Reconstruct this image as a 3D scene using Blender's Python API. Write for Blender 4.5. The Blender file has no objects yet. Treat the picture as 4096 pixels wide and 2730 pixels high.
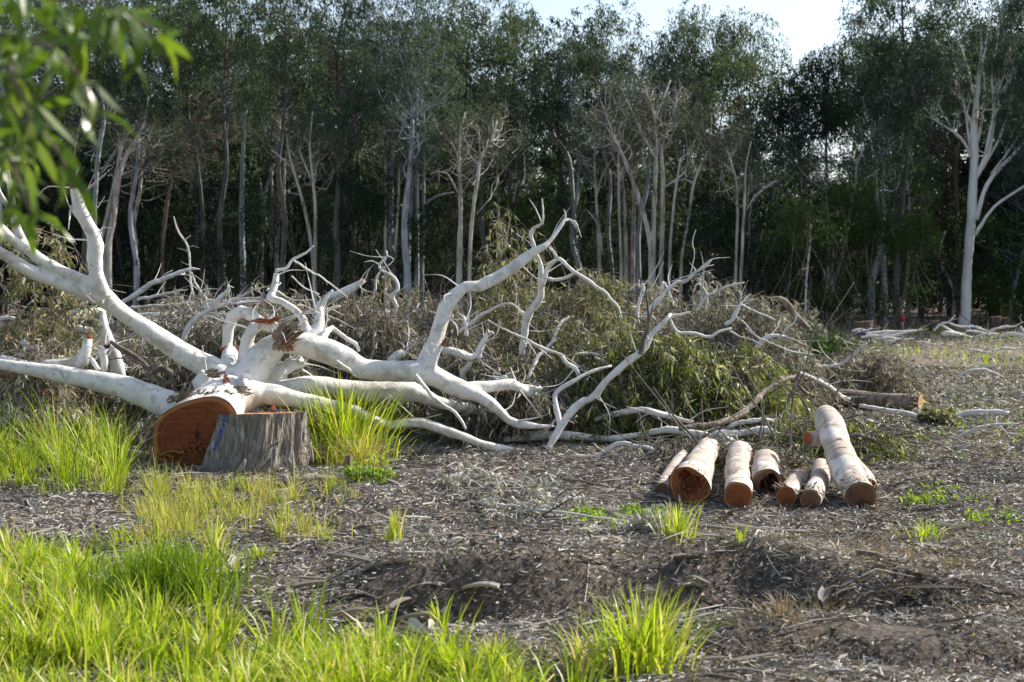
import bpy, math, random
import numpy as np
from mathutils import Vector, Matrix, noise as mnoise

R = math.radians
rng = np.random.default_rng(7)
random.seed(7)
scene = bpy.context.scene
COL = scene.collection

# ------------------------------------------------------------------ camera
CAM_Z = 1.6
PITCH = R(2.0)
F = 4096 * 50 / 36.0
cam_d = bpy.data.cameras.new("camera")
cam = bpy.data.objects.new("camera", cam_d)
COL.objects.link(cam)
cam.location = (0, 0, CAM_Z)
cam.rotation_euler = (R(90) - PITCH, 0, 0)
cam_d.lens = 50
cam_d.sensor_width = 36
cam_d.clip_start = 0.1
cam_d.clip_end = 2000
cam_d.dof.use_dof = True
cam_d.dof.focus_distance = 11.8
cam_d.dof.aperture_fstop = 4.2
scene.camera = cam

# ------------------------------------------------------------------ light
SUN_EL = R(36)
SUN_AZ = R(27)                       # measured from +X (right) towards +Y (away)
sd = Vector((math.cos(SUN_EL) * math.cos(SUN_AZ), math.cos(SUN_EL) * math.sin(SUN_AZ), math.sin(SUN_EL)))
sun_d = bpy.data.lights.new("sun", 'SUN')
sun_d.energy = 4.1
sun_d.angle = R(0.5)
sun_d.color = (1.0, 0.94, 0.84)
sun = bpy.data.objects.new("sun", sun_d)
COL.objects.link(sun)
sun.rotation_euler = sd.to_track_quat('Z', 'Y').to_euler()
sun.location = (20, 10, 30)

world = bpy.data.worlds.new("World")
scene.world = world
world.use_nodes = True
wn = world.node_tree
bg = wn.nodes["Background"]
sky = wn.nodes.new("ShaderNodeTexSky")
sky.sky_type = 'NISHITA'
sky.sun_disc = False
sky.sun_elevation = SUN_EL
sky.sun_rotation = R(90) - SUN_AZ     # clockwise from +Y
sky.air_density = 1.0
sky.dust_density = 1.2
sky.ozone_density = 0.4
hs_ = wn.nodes.new('ShaderNodeHueSaturation')
hs_.inputs['Saturation'].default_value = .8
hs_.inputs['Value'].default_value = 1.12
wn.links.new(sky.outputs[0], hs_.inputs['Color'])
wn.links.new(hs_.outputs[0], bg.inputs[0])
bg.inputs[1].default_value = 0.09

vs = scene.view_settings
vs.view_transform = 'Standard'
vs.look = 'None'
vs.exposure = 1.1
vs.gamma = 1.0
scene.cycles.max_bounces = 6
scene.cycles.diffuse_bounces = 3
scene.cycles.glossy_bounces = 2
scene.cycles.transmission_bounces = 4
scene.cycles.use_denoising = True
scene.cycles.caustics_reflective = False
scene.cycles.caustics_refractive = False
scene.render.filter_size = 1.15

# ------------------------------------------------------------------ picture-to-place helpers
CR = {'A': (0, 700, .5), 'B': (500, 1150, .5), 'C': (1176, 800, .5), 'D': (1300, 1300, .5), 'E': (2100, 900, .5),
      'F': (2500, 1500, .875), 'G': (2920, 1000, .875), 'U': (0, 0, .6377), 'V': (1300, 0, .6378),
      'W': (2700, 0, .6377), 'S': (0, 0, 1.0)}
cp, sp = math.cos(PITCH), math.sin(PITCH)


def ray(u, v):
    a, b = (u - 2048) / F, (v - 1365) / F
    return np.array([a, cp - b * sp, -sp - b * cp])


def P(u, v, Y):
    d = ray(u, v)
    d = d / d[1] * Y
    return np.array([d[0], d[1], d[2] + CAM_Z])


def G(u, v, z=0.0):
    d = ray(u, v)
    t = (z - CAM_Z) / d[2]
    return np.array([d[0] * t, d[1] * t, z])


def S_(tag, x, y):
    o = CR[tag]
    return o[0] + x * o[2], o[1] + y * o[2]


def poly(tag, pts, Y):
    """traced centre line -> [(xyz, radius)] ; Y = depth or (start, end)"""
    out = []
    n = len(pts)
    for i, p in enumerate(pts):
        if isinstance(Y, (tuple, list)):
            yy = Y[0] + (Y[1] - Y[0]) * i / max(1, n - 1)
        else:
            yy = Y
        t = tag
        if len(p) == 4:
            t = p[3]
        u, v = S_(t, p[0], p[1])
        out.append((P(u, v, yy), p[2] * CR[t][2] * yy / F))
    return out


# ------------------------------------------------------------------ ground height
def vnoise(x, y, s, seed):
    """cheap smooth value noise, vectorised"""
    x = np.asarray(x, float) / s + seed * 17.3
    y = np.asarray(y, float) / s + seed * 9.1
    xi, yi = np.floor(x), np.floor(y)
    fx, fy = x - xi, y - yi
    fx, fy = fx * fx * (3 - 2 * fx), fy * fy * (3 - 2 * fy)

    def h(a, b):
        k = np.sin(a * 127.1 + b * 311.7 + seed * 74.7) * 43758.5453
        return k - np.floor(k)
    return (h(xi, yi) * (1 - fx) + h(xi + 1, yi) * fx) * (1 - fy) + (h(xi, yi + 1) * (1 - fx) + h(xi + 1, yi + 1) * fx) * fy


def sstep(a, b, x):
    t = np.clip((np.asarray(x, float) - a) / (b - a), 0, 1)
    return t * t * (3 - 2 * t)


def gh(x, y):
    x = np.asarray(x, float)
    y = np.asarray(y, float)
    z = (vnoise(x, y, .28, 8) - .5) * .05 * sstep(4, 6, y) * (1 - sstep(9, 12, y)) + (vnoise(x, y, 1.7, 1) - .5) * .07 + (vnoise(x, y, .45, 2) - .5) * .045 + (vnoise(x, y, .16, 5) - .5) * .02
    # low rut bank running across the foreground, right of the grass
    yc = 7.35 + .18 * np.sin(x * 1.3) + (vnoise(x, y, .6, 3) - .5) * .35
    m = sstep(-1.1, -.5, x) * (1 - sstep(1.4, 2.6, x) * .75)
    z = z + m * (.20 * sstep(-.24, .18, y - yc) * (1 - sstep(.3, 1.5, y - yc)) - .10 * sstep(-.9, -.3, y - yc) * (1 - sstep(-.3, .1, y - yc)))
    yd = 6.35 + .1 * np.sin(x * 2.1 + 1) + (vnoise(x, y, .5, 4) - .5) * .3
    m2 = sstep(.5, 1.0, x)
    z = z + m2 * (.07 * sstep(-.2, .15, y - yd) * (1 - sstep(.2, .6, y - yd)) - .04 * sstep(-.5, -.2, y - yd) * (1 - sstep(-.2, .05, y - yd)))
    far = sstep(16, 30, y)
    z = z * (1 - .5 * far) + far * (vnoise(x, y, 6, 6) - .5) * .35 * sstep(20, 45, y)
    return z


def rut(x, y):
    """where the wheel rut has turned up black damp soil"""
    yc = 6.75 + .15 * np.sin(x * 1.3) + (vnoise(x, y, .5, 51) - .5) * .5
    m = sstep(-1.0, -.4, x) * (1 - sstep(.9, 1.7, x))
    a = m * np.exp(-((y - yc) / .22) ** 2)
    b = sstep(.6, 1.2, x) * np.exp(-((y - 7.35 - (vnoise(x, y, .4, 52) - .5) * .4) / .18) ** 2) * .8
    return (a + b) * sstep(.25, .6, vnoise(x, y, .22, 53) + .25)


def drop(x, y, dz=0.0):
    return np.array([x, y, float(gh(x, y)) + dz])


# ------------------------------------------------------------------ materials
MATS = {}


class NT:
    def __init__(self, name):
        m = bpy.data.materials.new(name)
        m.use_nodes = True
        self.m = m
        self.t = m.node_tree
        self.t.nodes.clear()
        self.out = self.n('ShaderNodeOutputMaterial')

    def n(self, t, **kw):
        nd = self.t.nodes.new(t)
        for k, v in kw.items():
            setattr(nd, k, v)
        return nd

    def l(self, a, b):
        self.t.links.new(a, b)

    def coord(self, scale=(1, 1, 1), kind='Object'):
        tc = self.n('ShaderNodeTexCoord')
        mp = self.n('ShaderNodeMapping')
        mp.inputs['Scale'].default_value = scale
        self.l(tc.outputs[kind], mp.inputs['Vector'])
        return mp.outputs[0]

    def noise(self, vec, scale, detail=4, rough=.55, dist=0.0):
        nd = self.n('ShaderNodeTexNoise')
        nd.inputs['Scale'].default_value = scale
        nd.inputs['Detail'].default_value = detail
        nd.inputs['Roughness'].default_value = rough
        nd.inputs['Distortion'].default_value = dist
        self.l(vec, nd.inputs['Vector'])
        return nd.outputs['Fac']

    def ramp(self, fac, stops, interp='LINEAR'):
        r = self.n('ShaderNodeValToRGB')
        r.color_ramp.interpolation = interp
        el = r.color_ramp.elements
        while len(el) < len(stops):
            el.new(.5)
        for e, (p, c) in zip(el, stops):
            e.position = p
            e.color = (c[0], c[1], c[2], 1) if not isinstance(c, (int, float)) else (c, c, c, 1)
        self.l(fac, r.inputs[0])
        return r.outputs[0]

    def mix(self, fac, a, b, mode='MIX'):
        m = self.n('ShaderNodeMix', data_type='RGBA', blend_type=mode)
        for s, v in ((m.inputs[0], fac), (m.inputs[6], a), (m.inputs[7], b)):
            if isinstance(v, (int, float)):
                s.default_value = v
            elif isinstance(v, tuple):
                s.default_value = (v[0], v[1], v[2], 1)
            else:
                self.l(v, s)
        return m.outputs[2]

    def math(self, op, a, b=None):
        m = self.n('ShaderNodeMath', operation=op)
        for s, v in zip(m.inputs, (a, b)):
            if v is None:
                continue
            if isinstance(v, (int, float)):
                s.default_value = v
            else:
                self.l(v, s)
        return m.outputs[0]

    def attr(self, name):
        a = self.n('ShaderNodeAttribute')
        a.attribute_name = name
        return a.outputs['Fac']

    def bump(self, h, strength=.4, dist=.01):
        b = self.n('ShaderNodeBump')
        b.inputs['Strength'].default_value = strength
        b.inputs['Distance'].default_value = dist
        self.l(h, b.inputs['Height'])
        return b.outputs[0]

    def principled(self, col, rough=.7, spec=.3, normal=None):
        p = self.n('ShaderNodeBsdfPrincipled')
        if isinstance(col, tuple):
            p.inputs['Base Color'].default_value = (*col[:3], 1)
        else:
            self.l(col, p.inputs['Base Color'])
        if isinstance(rough, (int, float)):
            p.inputs['Roughness'].default_value = rough
        else:
            self.l(rough, p.inputs['Roughness'])
        p.inputs['Specular IOR Level'].default_value = spec
        if normal is not None:
            self.l(normal, p.inputs['Normal'])
        return p.outputs[0]

    def done(self, shader):
        self.l(shader, self.out.inputs['Surface'])
        MATS[self.m.name] = self.m
        return self.m


def leaf_mat(name, stops, trans=.45, tgain=1.3, rough=.5, spec=.35, tcol=None):
    t = NT(name)
    c = t.ramp(t.attr('tint'), stops)
    p = t.principled(c, rough, spec)
    tr = t.n('ShaderNodeBsdfTranslucent')
    g = t.mix(1.0, c, tcol or (tgain, tgain, tgain * .6), 'MULTIPLY')
    t.l(g, tr.inputs[0])
    ms = t.n('ShaderNodeMixShader')
    ms.inputs[0].default_value = trans
    t.l(p, ms.inputs[1])
    t.l(tr.outputs[0], ms.inputs[2])
    return t.done(ms.outputs[0])


leaf_mat('gum_leaf_far', [(0, (.030, .052, .034)), (.4, (.050, .078, .050)), (.75, (.076, .102, .058)), (1, (.125, .14, .066))], .38, 1.35, .6, .12)
leaf_mat('gum_leaf_blue', [(0, (.036, .064, .048)), (.5, (.066, .102, .076)), (1, (.12, .15, .105))], .35, 1.2, .6, .14)
leaf_mat('paperbark_leaf', [(0, (.048, .070, .052)), (.5, (.080, .105, .078)), (1, (.13, .145, .10))], .3, 1.2, .6, .14)
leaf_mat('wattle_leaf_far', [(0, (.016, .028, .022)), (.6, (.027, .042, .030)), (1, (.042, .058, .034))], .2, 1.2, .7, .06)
leaf_mat('vine_leaf', [(0, (.020, .046, .016)), (.6, (.040, .075, .022)), (1, (.085, .12, .03))], .35, 1.3, .6, .12)
leaf_mat('dead_leaf', [(0, (.065, .060, .046)), (.3, (.155, .145, .112)), (.7, (.32, .305, .255)), (.9, (.48, .46, .40)), (1, (.23, .14, .075))], .25, 1.1, .55, .3)
leaf_mat('olive_leaf', [(0, (.055, .070, .030)), (.35, (.125, .135, .055)), (.65, (.225, .215, .11)), (.85, (.37, .355, .28)), (1, (.25, .16, .07))], .35, 1.4, .5, .35)
leaf_mat('fresh_leaf', [(0, (.035, .058, .014)), (.45, (.085, .12, .022)), (.75, (.15, .175, .035)), (.92, (.27, .26, .10)), (1, (.34, .33, .24))], .42, 1.6, .42, .5)
leaf_mat('silver_leaf', [(0, (.17, .17, .14)), (.5, (.31, .31, .265)), (.85, (.46, .455, .40)), (1, (.28, .20, .09))], .2, 1.0, .5, .4)
leaf_mat('near_leaf', [(0, (.040, .080, .008)), (.5, (.075, .135, .012)), (1, (.15, .20, .02))], .42, 1.8, .32, .6)
leaf_mat('grass_blade', [(0, (.10, .17, .010)), (.35, (.25, .35, .016)), (.7, (.38, .47, .025)), (.88, (.50, .48, .14)), (1, (.54, .44, .24))], .47, 1.35, .4, .45)
leaf_mat('straw_blade', [(0, (.15, .21, .02)), (.4, (.29, .35, .04)), (.7, (.42, .40, .12)), (1, (.46, .34, .17))], .45, 1.4, .5, .3)
leaf_mat('dry_straw', [(0, (.16, .11, .06)), (.5, (.27, .20, .12)), (1, (.40, .33, .22))], .25, 1.1)
leaf_mat('weed_leaf', [(0, (.10, .18, .02)), (.6, (.20, .30, .03)), (1, (.32, .40, .04))], .4, 1.5, .45, .4)
leaf_mat('litter_piece', [(0, (.042, .037, .033)), (.22, (.125, .108, .096)), (.5, (.25, .225, .203)), (.75, (.39, .362, .33)), (.93, (.56, .53, .485)), (1, (.25, .13, .06))], .08, 1.0, .65, .25)


def white_bark():
    t = NT('white_bark')
    v = t.coord()
    big = t.noise(v, 2.3, 5, .6)
    mid = t.noise(v, 9, 5, .6, .6)
    fine = t.noise(v, 70, 3, .6)
    c = t.ramp(big, [(.34, (.40, .375, .33)), (.44, (.63, .615, .585)), (.57, (.71, .70, .68)), (.66, (.47, .43, .36))])
    c = t.mix(t.ramp(mid, [(.53, 0), (.62, .65)]), c, (.40, .365, .315))
    c = t.mix(t.ramp(t.noise(v, 4.6, 6, .65, 1.2), [(.62, 0), (.65, .75)]), c, (.36, .325, .28))
    sp_ = t.ramp(t.noise(v, 42, 2, .5), [(.71, 0), (.75, .8)])
    c = t.mix(sp_, c, (.17, .13, .10))
    c = t.mix(t.ramp(t.noise(t.coord((1, 1, .35)), 3.1, 4, .6, .5), [(.68, 0), (.80, .6)]), c, (.50, .32, .17))
    h = t.math('ADD', t.math('MULTIPLY', mid, .9), t.math('MULTIPLY', fine, .3))
    return t.done(t.principled(c, .66, .2, t.bump(h, .7, .014)))


def grey_wood():
    t = NT('grey_branch')
    v = t.coord()
    c = t.ramp(t.noise(v, 6, 5, .65), [(.3, (.36, .34, .31)), (.5, (.56, .54, .50)), (.68, (.68, .66, .62))])
    c = t.mix(t.ramp(t.noise(v, 30, 3), [(.62, 0), (.7, .7)]), c, (.20, .16, .13))
    return t.done(t.principled(c, .75, .2, t.bump(t.noise(v, 50, 3), .4, .006)))


def dark_wood():
    t = NT('dark_branch')
    v = t.coord()
    c = t.ramp(t.noise(v, 9, 5, .65), [(.3, (.05, .042, .036)), (.5, (.12, .10, .085)), (.7, (.24, .21, .18))])
    return t.done(t.principled(c, .85, .15, t.bump(t.noise(v, 45, 4), .7, .012)))


def trunk_mat(name, stops, sx=1.0):
    t = NT(name)
    v = t.coord((sx * 6, sx * 6, sx * .9))
    c = t.ramp(t.noise(v, 1.0, 6, .65, .8), stops)
    w = t.coord((1, 1, 1))
    c = t.mix(t.ramp(t.noise(w, .8, 3), [(.4, 0), (.7, .55)]), c, stops[0][1])
    return t.done(t.principled(c, .85, .15, t.bump(t.noise(v, 3, 4), .6, .03)))


white_bark()
grey_wood()
dark_wood()
trunk_mat('paperbark', [(.34, (.10, .085, .07)), (.48, (.44, .395, .35)), (.66, (.66, .61, .56))])
trunk_mat('bluegum_bark', [(.3, (.17, .18, .20)), (.5, (.34, .36, .39)), (.7, (.48, .50, .53))])
trunk_mat('biggum_bark', [(.3, (.50, .49, .47)), (.45, (.74, .74, .73)), (.7, (.82, .82, .82))])
trunk_mat('brown_trunk', [(.3, (.06, .045, .04)), (.5, (.15, .115, .095)), (.7, (.25, .20, .17))])
trunk_mat('dusky_bark', [(.3, (.05, .048, .046)), (.5, (.11, .105, .105)), (.7, (.19, .185, .19))])
trunk_mat('twig_bark', [(.3, (.07, .058, .048)), (.5, (.17, .145, .125)), (.7, (.34, .31, .28))], 3.0)
trunk_mat('rough_bark', [(.34, (.07, .055, .045)), (.5, (.25, .20, .16)), (.66, (.42, .36, .30))], 2.2)


def log_bark():
    t = NT('log_bark')
    v = t.coord()
    al = t.attr('along')
    cmb = t.n('ShaderNodeCombineXYZ')
    t.l(t.math('MULTIPLY', al, 34.0), cmb.inputs[0])
    vn = t.n('ShaderNodeVectorMath', operation='SCALE')
    vn.inputs['Scale'].default_value = 3.0
    t.l(v, vn.inputs[0])
    va = t.n('ShaderNodeVectorMath', operation='ADD')
    t.l(cmb.outputs[0], va.inputs[0])
    t.l(vn.outputs[0], va.inputs[1])
    bands = t.noise(va.outputs[0], 1.0, 4, .6, .3)
    c = t.ramp(bands, [(.3, (.26, .21, .17)), (.5, (.44, .375, .32)), (.7, (.56, .50, .44))])
    c = t.mix(t.ramp(t.noise(v, 5, 5, .65, .8), [(.53, 0), (.64, .75)]), c, (.30, .245, .20))
    c = t.mix(t.ramp(t.noise(v, 3.1, 3, .6), [(.58, 0), (.63, .7)]), c, (.66, .64, .61))
    c = t.mix(t.ramp(t.noise(v, 26, 4, .6, 1.0), [(.66, 0), (.70, .85)]), c, (.12, .085, .065))
    h = t.math('ADD', bands, t.math('MULTIPLY', t.noise(v, 40, 3), .4))
    return t.done(t.principled(c, .72, .2, t.bump(h, .7, .012)))


log_bark()


def bark_tex():
    t = NT('stump_bark')
    v = t.coord((13, 13, 1.7))
    n1 = t.noise(v, 2.0, 7, .68, 1.2)
    n2 = t.noise(t.coord((1, 1, .6)), 3.0, 4, .6)
    c = t.ramp(n1, [(.28, (.05, .040, .032)), (.41, (.19, .16, .135)), (.54, (.33, .295, .26)), (.70, (.54, .505, .47))])
    c = t.mix(t.ramp(n2, [(.55, 0), (.7, .6)]), c, (.23, .16, .11))
    h = t.math('ADD', n1, t.math('MULTIPLY', t.noise(v, 9, 4), .35))
    return t.done(t.principled(c, .9, .1, t.bump(h, 1.0, .035)))


bark_tex()


def cut_wood(name, heart, sap, dark, stain, hinge=False, rad=.4, ring=95):
    """local disc coordinates: x, y in the plane, centre at the pith"""
    t = NT(name)
    v = t.coord()
    nv = t.n('ShaderNodeVectorMath', operation='LENGTH')
    wob = t.n('ShaderNodeTexNoise')
    wob.inputs['Scale'].default_value = 2.2 / rad * .4
    t.l(v, wob.inputs['Vector'])
    ofs = t.n('ShaderNodeVectorMath', operation='SCALE')
    ofs.inputs['Scale'].default_value = rad * .28
    t.l(wob.outputs['Color'], ofs.inputs[0])
    ad = t.n('ShaderNodeVectorMath', operation='ADD')
    t.l(v, ad.inputs[0])
    t.l(ofs.outputs[0], ad.inputs[1])
    t.l(ad.outputs[0], nv.inputs[0])
    r_ = nv.outputs['Value']
    rings = t.math('SINE', t.math('MULTIPLY', r_, ring / rad * .4))
    rn = t.noise(v, 14 / rad * .4, 5, .65)
    c = t.mix(t.ramp(rn, [(.3, 0), (.7, 1)]), heart, dark)
    c = t.mix(t.math('MULTIPLY', t.math('ADD', rings, 1.0), .035), c, sap)
    a = t.attr('rim')
    c = t.mix(t.ramp(a, [(.86, 0), (.90, .75), (.965, .85), (.985, .15)]), c, sap)
    c = t.mix(t.ramp(a, [(.982, 0), (.992, 1)]), c, (.07, .045, .035))
    c = t.mix(t.ramp(t.noise(v, 1.5 / rad * .4, 3), [(.5, 0), (.62, stain)]), c, (.035, .026, .022))
    # saw lines
    sx = t.coord((2, 60 / rad * .4, 2))
    saw = t.noise(sx, 1.0, 3)
    c = t.mix(t.ramp(saw, [(.45, 0), (.7, .25)]), c, sap)
    return t.done(t.principled(c, .75, .2, t.bump(t.math('ADD', saw, rn), .35, .006)))


cut_wood('red_heartwood', (.185, .046, .013), (.34, .155, .055), (.105, .024, .008), .3)
cut_wood('log_cut', (.26, .072, .022), (.38, .18, .07), (.13, .034, .012), .5, rad=.11)
cut_wood('log_cut_stained', (.20, .085, .045), (.30, .18, .10), (.07, .045, .035), .9, rad=.11)
cut_wood('orange_cut', (.50, .26, .12), (.60, .40, .22), (.38, .16, .07), .1, rad=.1)


def simple(name, c0, c1, sc=20, rough=.8, bump=.5):
    t = NT(name)
    v = t.coord()
    n = t.noise(v, sc, 5, .65)
    return t.done(t.principled(t.ramp(n, [(.3, c0), (.7, c1)]), rough, .2, t.bump(n, bump, .01)))


simple('torn_wood', (.13, .035, .018), (.40, .15, .065), 34)
simple('torn_bark', (.07, .05, .04), (.36, .28, .21), 18)
simple('pith', (.012, .008, .006), (.03, .018, .012), 60)
simple('blue_paint', (.035, .07, .20), (.05, .11, .34), 40)
simple('red_paint', (.5, .03, .02), (.6, .05, .03), 40)
simple('rot', (.025, .014, .01), (.13, .05, .028), 40)


def ground_mat():
    t = NT('forest_soil')
    v = t.coord()
    n1 = t.noise(v, 28, 8, .7, .4)
    n2 = t.noise(v, .9, 4, .6)
    n3 = t.noise(v, 130, 3, .6)
    c = t.ramp(n1, [(.30, (.026, .020, .016)), (.46, (.10, .08, .065)), (.60, (.21, .178, .15)), (.74, (.36, .32, .275))])
    c = t.mix(t.ramp(n2, [(.5, 0), (.72, .5)]), c, (.06, .048, .04))
    c = t.mix(t.ramp(n3, [(.55, 0), (.75, .5)]), c, (.30, .27, .235))
    # straw and thin green towards the distance
    sep = t.n('ShaderNodeSeparateXYZ')
    t.l(v, sep.inputs[0])
    farw = t.math('MULTIPLY', t.ramp(t.math('DIVIDE', sep.outputs[1], 100.0), [(.14, 0), (.26, .85)]), t.ramp(n2, [(.35, .35), (.6, 1)]))
    c = t.mix(farw, c, (.25, .21, .165))
    c = t.mix(t.math('MULTIPLY', t.attr('tint'), t.ramp(n1, [(.35, 1), (.7, .35)])), c, (.026, .021, .018))  # rut band: the bank's shadow put into the soil colour
    h = t.math('ADD', n1, t.math('MULTIPLY', n3, .5))
    return t.done(t.principled(c, .95, .1, t.bump(h, .9, .03)))


ground_mat()


# ------------------------------------------------------------------ mesh building
class MB:
    def __init__(self):
        self.v, self.f, self.tint, self.along, self.mi = [], [], [], [], []
        self.n = 0

    def add(self, verts, faces, tint=None, along=None, mi=0):
        """faces: list of int arrays (k,3) or (k,4)"""
        verts = np.asarray(verts, float).reshape(-1, 3)
        if not isinstance(faces, list):
            faces = [faces]
        for f in faces:
            f = np.asarray(f, int)
            if len(f):
                self.f.append(f + self.n)
                self.mi.append(np.full(len(f), mi))
        self.v.append(verts)
        k = len(verts)
        self.tint.append(np.zeros(k) if tint is None else np.broadcast_to(np.asarray(tint, float), (k,)))
        self.along.append(np.zeros(k) if along is None else np.broadcast_to(np.asarray(along, float), (k,)))
        self.n += k

    def arrays(self):
        return np.concatenate(self.v), self.f

    def mesh(self, name, mat, smooth=True, origin=(0, 0, 0), extra=None):
        me = bpy.data.meshes.new(name)
        v = np.concatenate(self.v) - np.asarray(origin)
        me.vertices.add(len(v))
        me.vertices.foreach_set('co', v.astype(np.float32).ravel())
        loops = np.concatenate([f.ravel() for f in self.f])
        sizes = np.concatenate([np.full(len(f), f.shape[1]) for f in self.f])
        starts = np.concatenate([[0], np.cumsum(sizes)[:-1]])
        me.loops.add(len(loops))
        me.loops.foreach_set('vertex_index', loops.astype(np.int32))
        me.polygons.add(len(sizes))
        me.polygons.foreach_set('loop_start', starts.astype(np.int32))
        me.polygons.foreach_set('use_smooth', np.full(len(sizes), smooth))
        ms = mat if isinstance(mat, (list, tuple)) else [mat]
        for m in ms:
            me.materials.append(MATS[m])
        if len(ms) > 1:
            me.polygons.foreach_set('material_index', np.concatenate(self.mi).astype(np.int32))
        me.update(calc_edges=True)
        for nm, arr in (('tint', self.tint), ('along', self.along)):
            a = me.attributes.new(nm, 'FLOAT', 'POINT')
            a.data.foreach_set('value', np.concatenate(arr).astype(np.float32))
        return me


def link(name, me, parent=None, loc=(0, 0, 0)):
    o = bpy.data.objects.new(name, me)
    COL.objects.link(o)
    o.location = loc
    if parent is not None:
        o.parent = parent
    return o


def tag(o, label=None, cat=None, group=None, kind=None):
    if label:
        o['label'] = label
    if cat:
        o['category'] = cat
    if group:
        o['group'] = group
    if kind:
        o['kind'] = kind
    return o


def thing(name, loc, label, cat, group=None):
    o = bpy.data.objects.new(name, None)
    COL.objects.link(o)
    o.location = [float(c) for c in loc]
    o.empty_display_size = .2
    return tag(o, label, cat, group)


def part(name, mb, mat, parent, smooth=True, label=None, kind=None):
    o = link(name, mb.mesh(name, mat, smooth, origin=np.array(parent.location)), parent)
    return tag(o, label, None, None, kind)


def spline(pts, rad, step):
    """Catmull-Rom resample of points (n,3) and radii"""
    pts = np.asarray(pts, float)
    rad = np.asarray(rad, float)
    if len(pts) == 2:
        k = max(2, int(np.linalg.norm(pts[1] - pts[0]) / step) + 1)
        t = np.linspace(0, 1, k)[:, None]
        return pts[0] * (1 - t) + pts[1] * t, rad[0] * (1 - t[:, 0]) + rad[1] * t[:, 0]
    p = np.vstack([2 * pts[0] - pts[1], pts, 2 * pts[-1] - pts[-2]])
    r = np.concatenate([[rad[0]], rad, [rad[-1]]])
    op, orr = [], []
    for i in range(1, len(p) - 2):
        L = np.linalg.norm(p[i + 1] - p[i])
        k = max(1, int(L / step))
        t = (np.arange(k) / k)[:, None]
        a = p[i]
        b = .5 * (p[i + 1] - p[i - 1])
        c = p[i - 1] - 2.5 * p[i] + 2 * p[i + 1] - .5 * p[i + 2]
        d = .5 * (p[i + 2] - p[i - 1]) + 1.5 * (p[i] - p[i + 1])
        op.append(a + b * t + c * t * t + d * t ** 3)
        tt = t[:, 0] * t[:, 0] * (3 - 2 * t[:, 0])
        orr.append(r[i] * (1 - tt) + r[i + 1] * tt)
    op.append(p[-2][None])
    orr.append(r[-2:-1])
    return np.concatenate(op), np.concatenate(orr)


def tube(mb, pr, sides=8, step=None, wob=.0, rn=.0, caps=True, tint=0.0, ragged=0.0):
    """pr: [(xyz, radius)]"""
    pts = np.array([p for p, r in pr])
    rad = np.array([r for p, r in pr])
    if step is None:
        step = max(.015, float(np.mean(rad)) * 1.6)
    pts, rad = spline(pts, rad, step)
    if wob:
        k = len(pts)
        w = rng.normal(0, wob, (k, 3))
        w = (w + np.roll(w, 1, 0) + np.roll(w, -1, 0)) / 2
        w[0] = 0
        pts = pts + w * rad[:, None]
    if rn:
        rad = rad * (1 + rng.normal(0, rn, len(rad)))
    k = len(pts)
    tan = np.gradient(pts, axis=0) if k > 2 else np.repeat((pts[-1] - pts[0])[None], k, 0)
    tan /= np.linalg.norm(tan, axis=1)[:, None] + 1e-9
    up = np.array([0, 0, 1.0]) if abs(tan[0][2]) < .9 else np.array([1.0, 0, 0])
    n0 = np.cross(tan[0], up)
    n0 /= np.linalg.norm(n0)
    ns = [n0]
    for i in range(1, k):
        n1 = ns[-1] - tan[i] * np.dot(ns[-1], tan[i])
        ns.append(n1 / (np.linalg.norm(n1) + 1e-9))
    ns = np.array(ns)
    bs = np.cross(tan, ns)
    a = np.arange(sides) / sides * 2 * math.pi
    rr = rad[:, None] * np.ones(sides)[None]
    if rn and sides >= 8:
        rr = rr * (1 + rng.normal(0, rn * .6, (k, sides)))
    ring = pts[:, None] + rr[..., None] * (np.cos(a)[None, :, None] * ns[:, None] + np.sin(a)[None, :, None] * bs[:, None])
    if ragged:
        ring[-1] += tan[-1][None] * rng.uniform(-.2, 1, sides)[:, None] * ragged
    v = ring.reshape(-1, 3)
    i = np.arange(k - 1)[:, None] * sides
    j = np.arange(sides)[None]
    j2 = (j + 1) % sides
    q = np.stack([i + j, i + j2, i + sides + j2, i + sides + j], -1).reshape(-1, 4)
    dist = np.concatenate([[0], np.cumsum(np.linalg.norm(np.diff(pts, axis=0), axis=1))])
    al = np.repeat(dist, sides)
    fs = [q]
    if caps:
        v = np.vstack([v, pts[0][None] - tan[0] * rad[0] * .15, pts[-1][None] + tan[-1] * rad[-1] * .3])
        al = np.concatenate([al, [0, dist[-1]]])
        c0, c1 = k * sides, k * sides + 1
        jj = np.arange(sides)
        j3 = (jj + 1) % sides
        fs.append(np.stack([np.full(sides, c0), j3, jj], -1))
        e = (k - 1) * sides
        fs.append(np.stack([np.full(sides, c1), e + jj, e + j3], -1))
    mb.add(v, fs, tint, al)
    return pts, rad, tan


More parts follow.
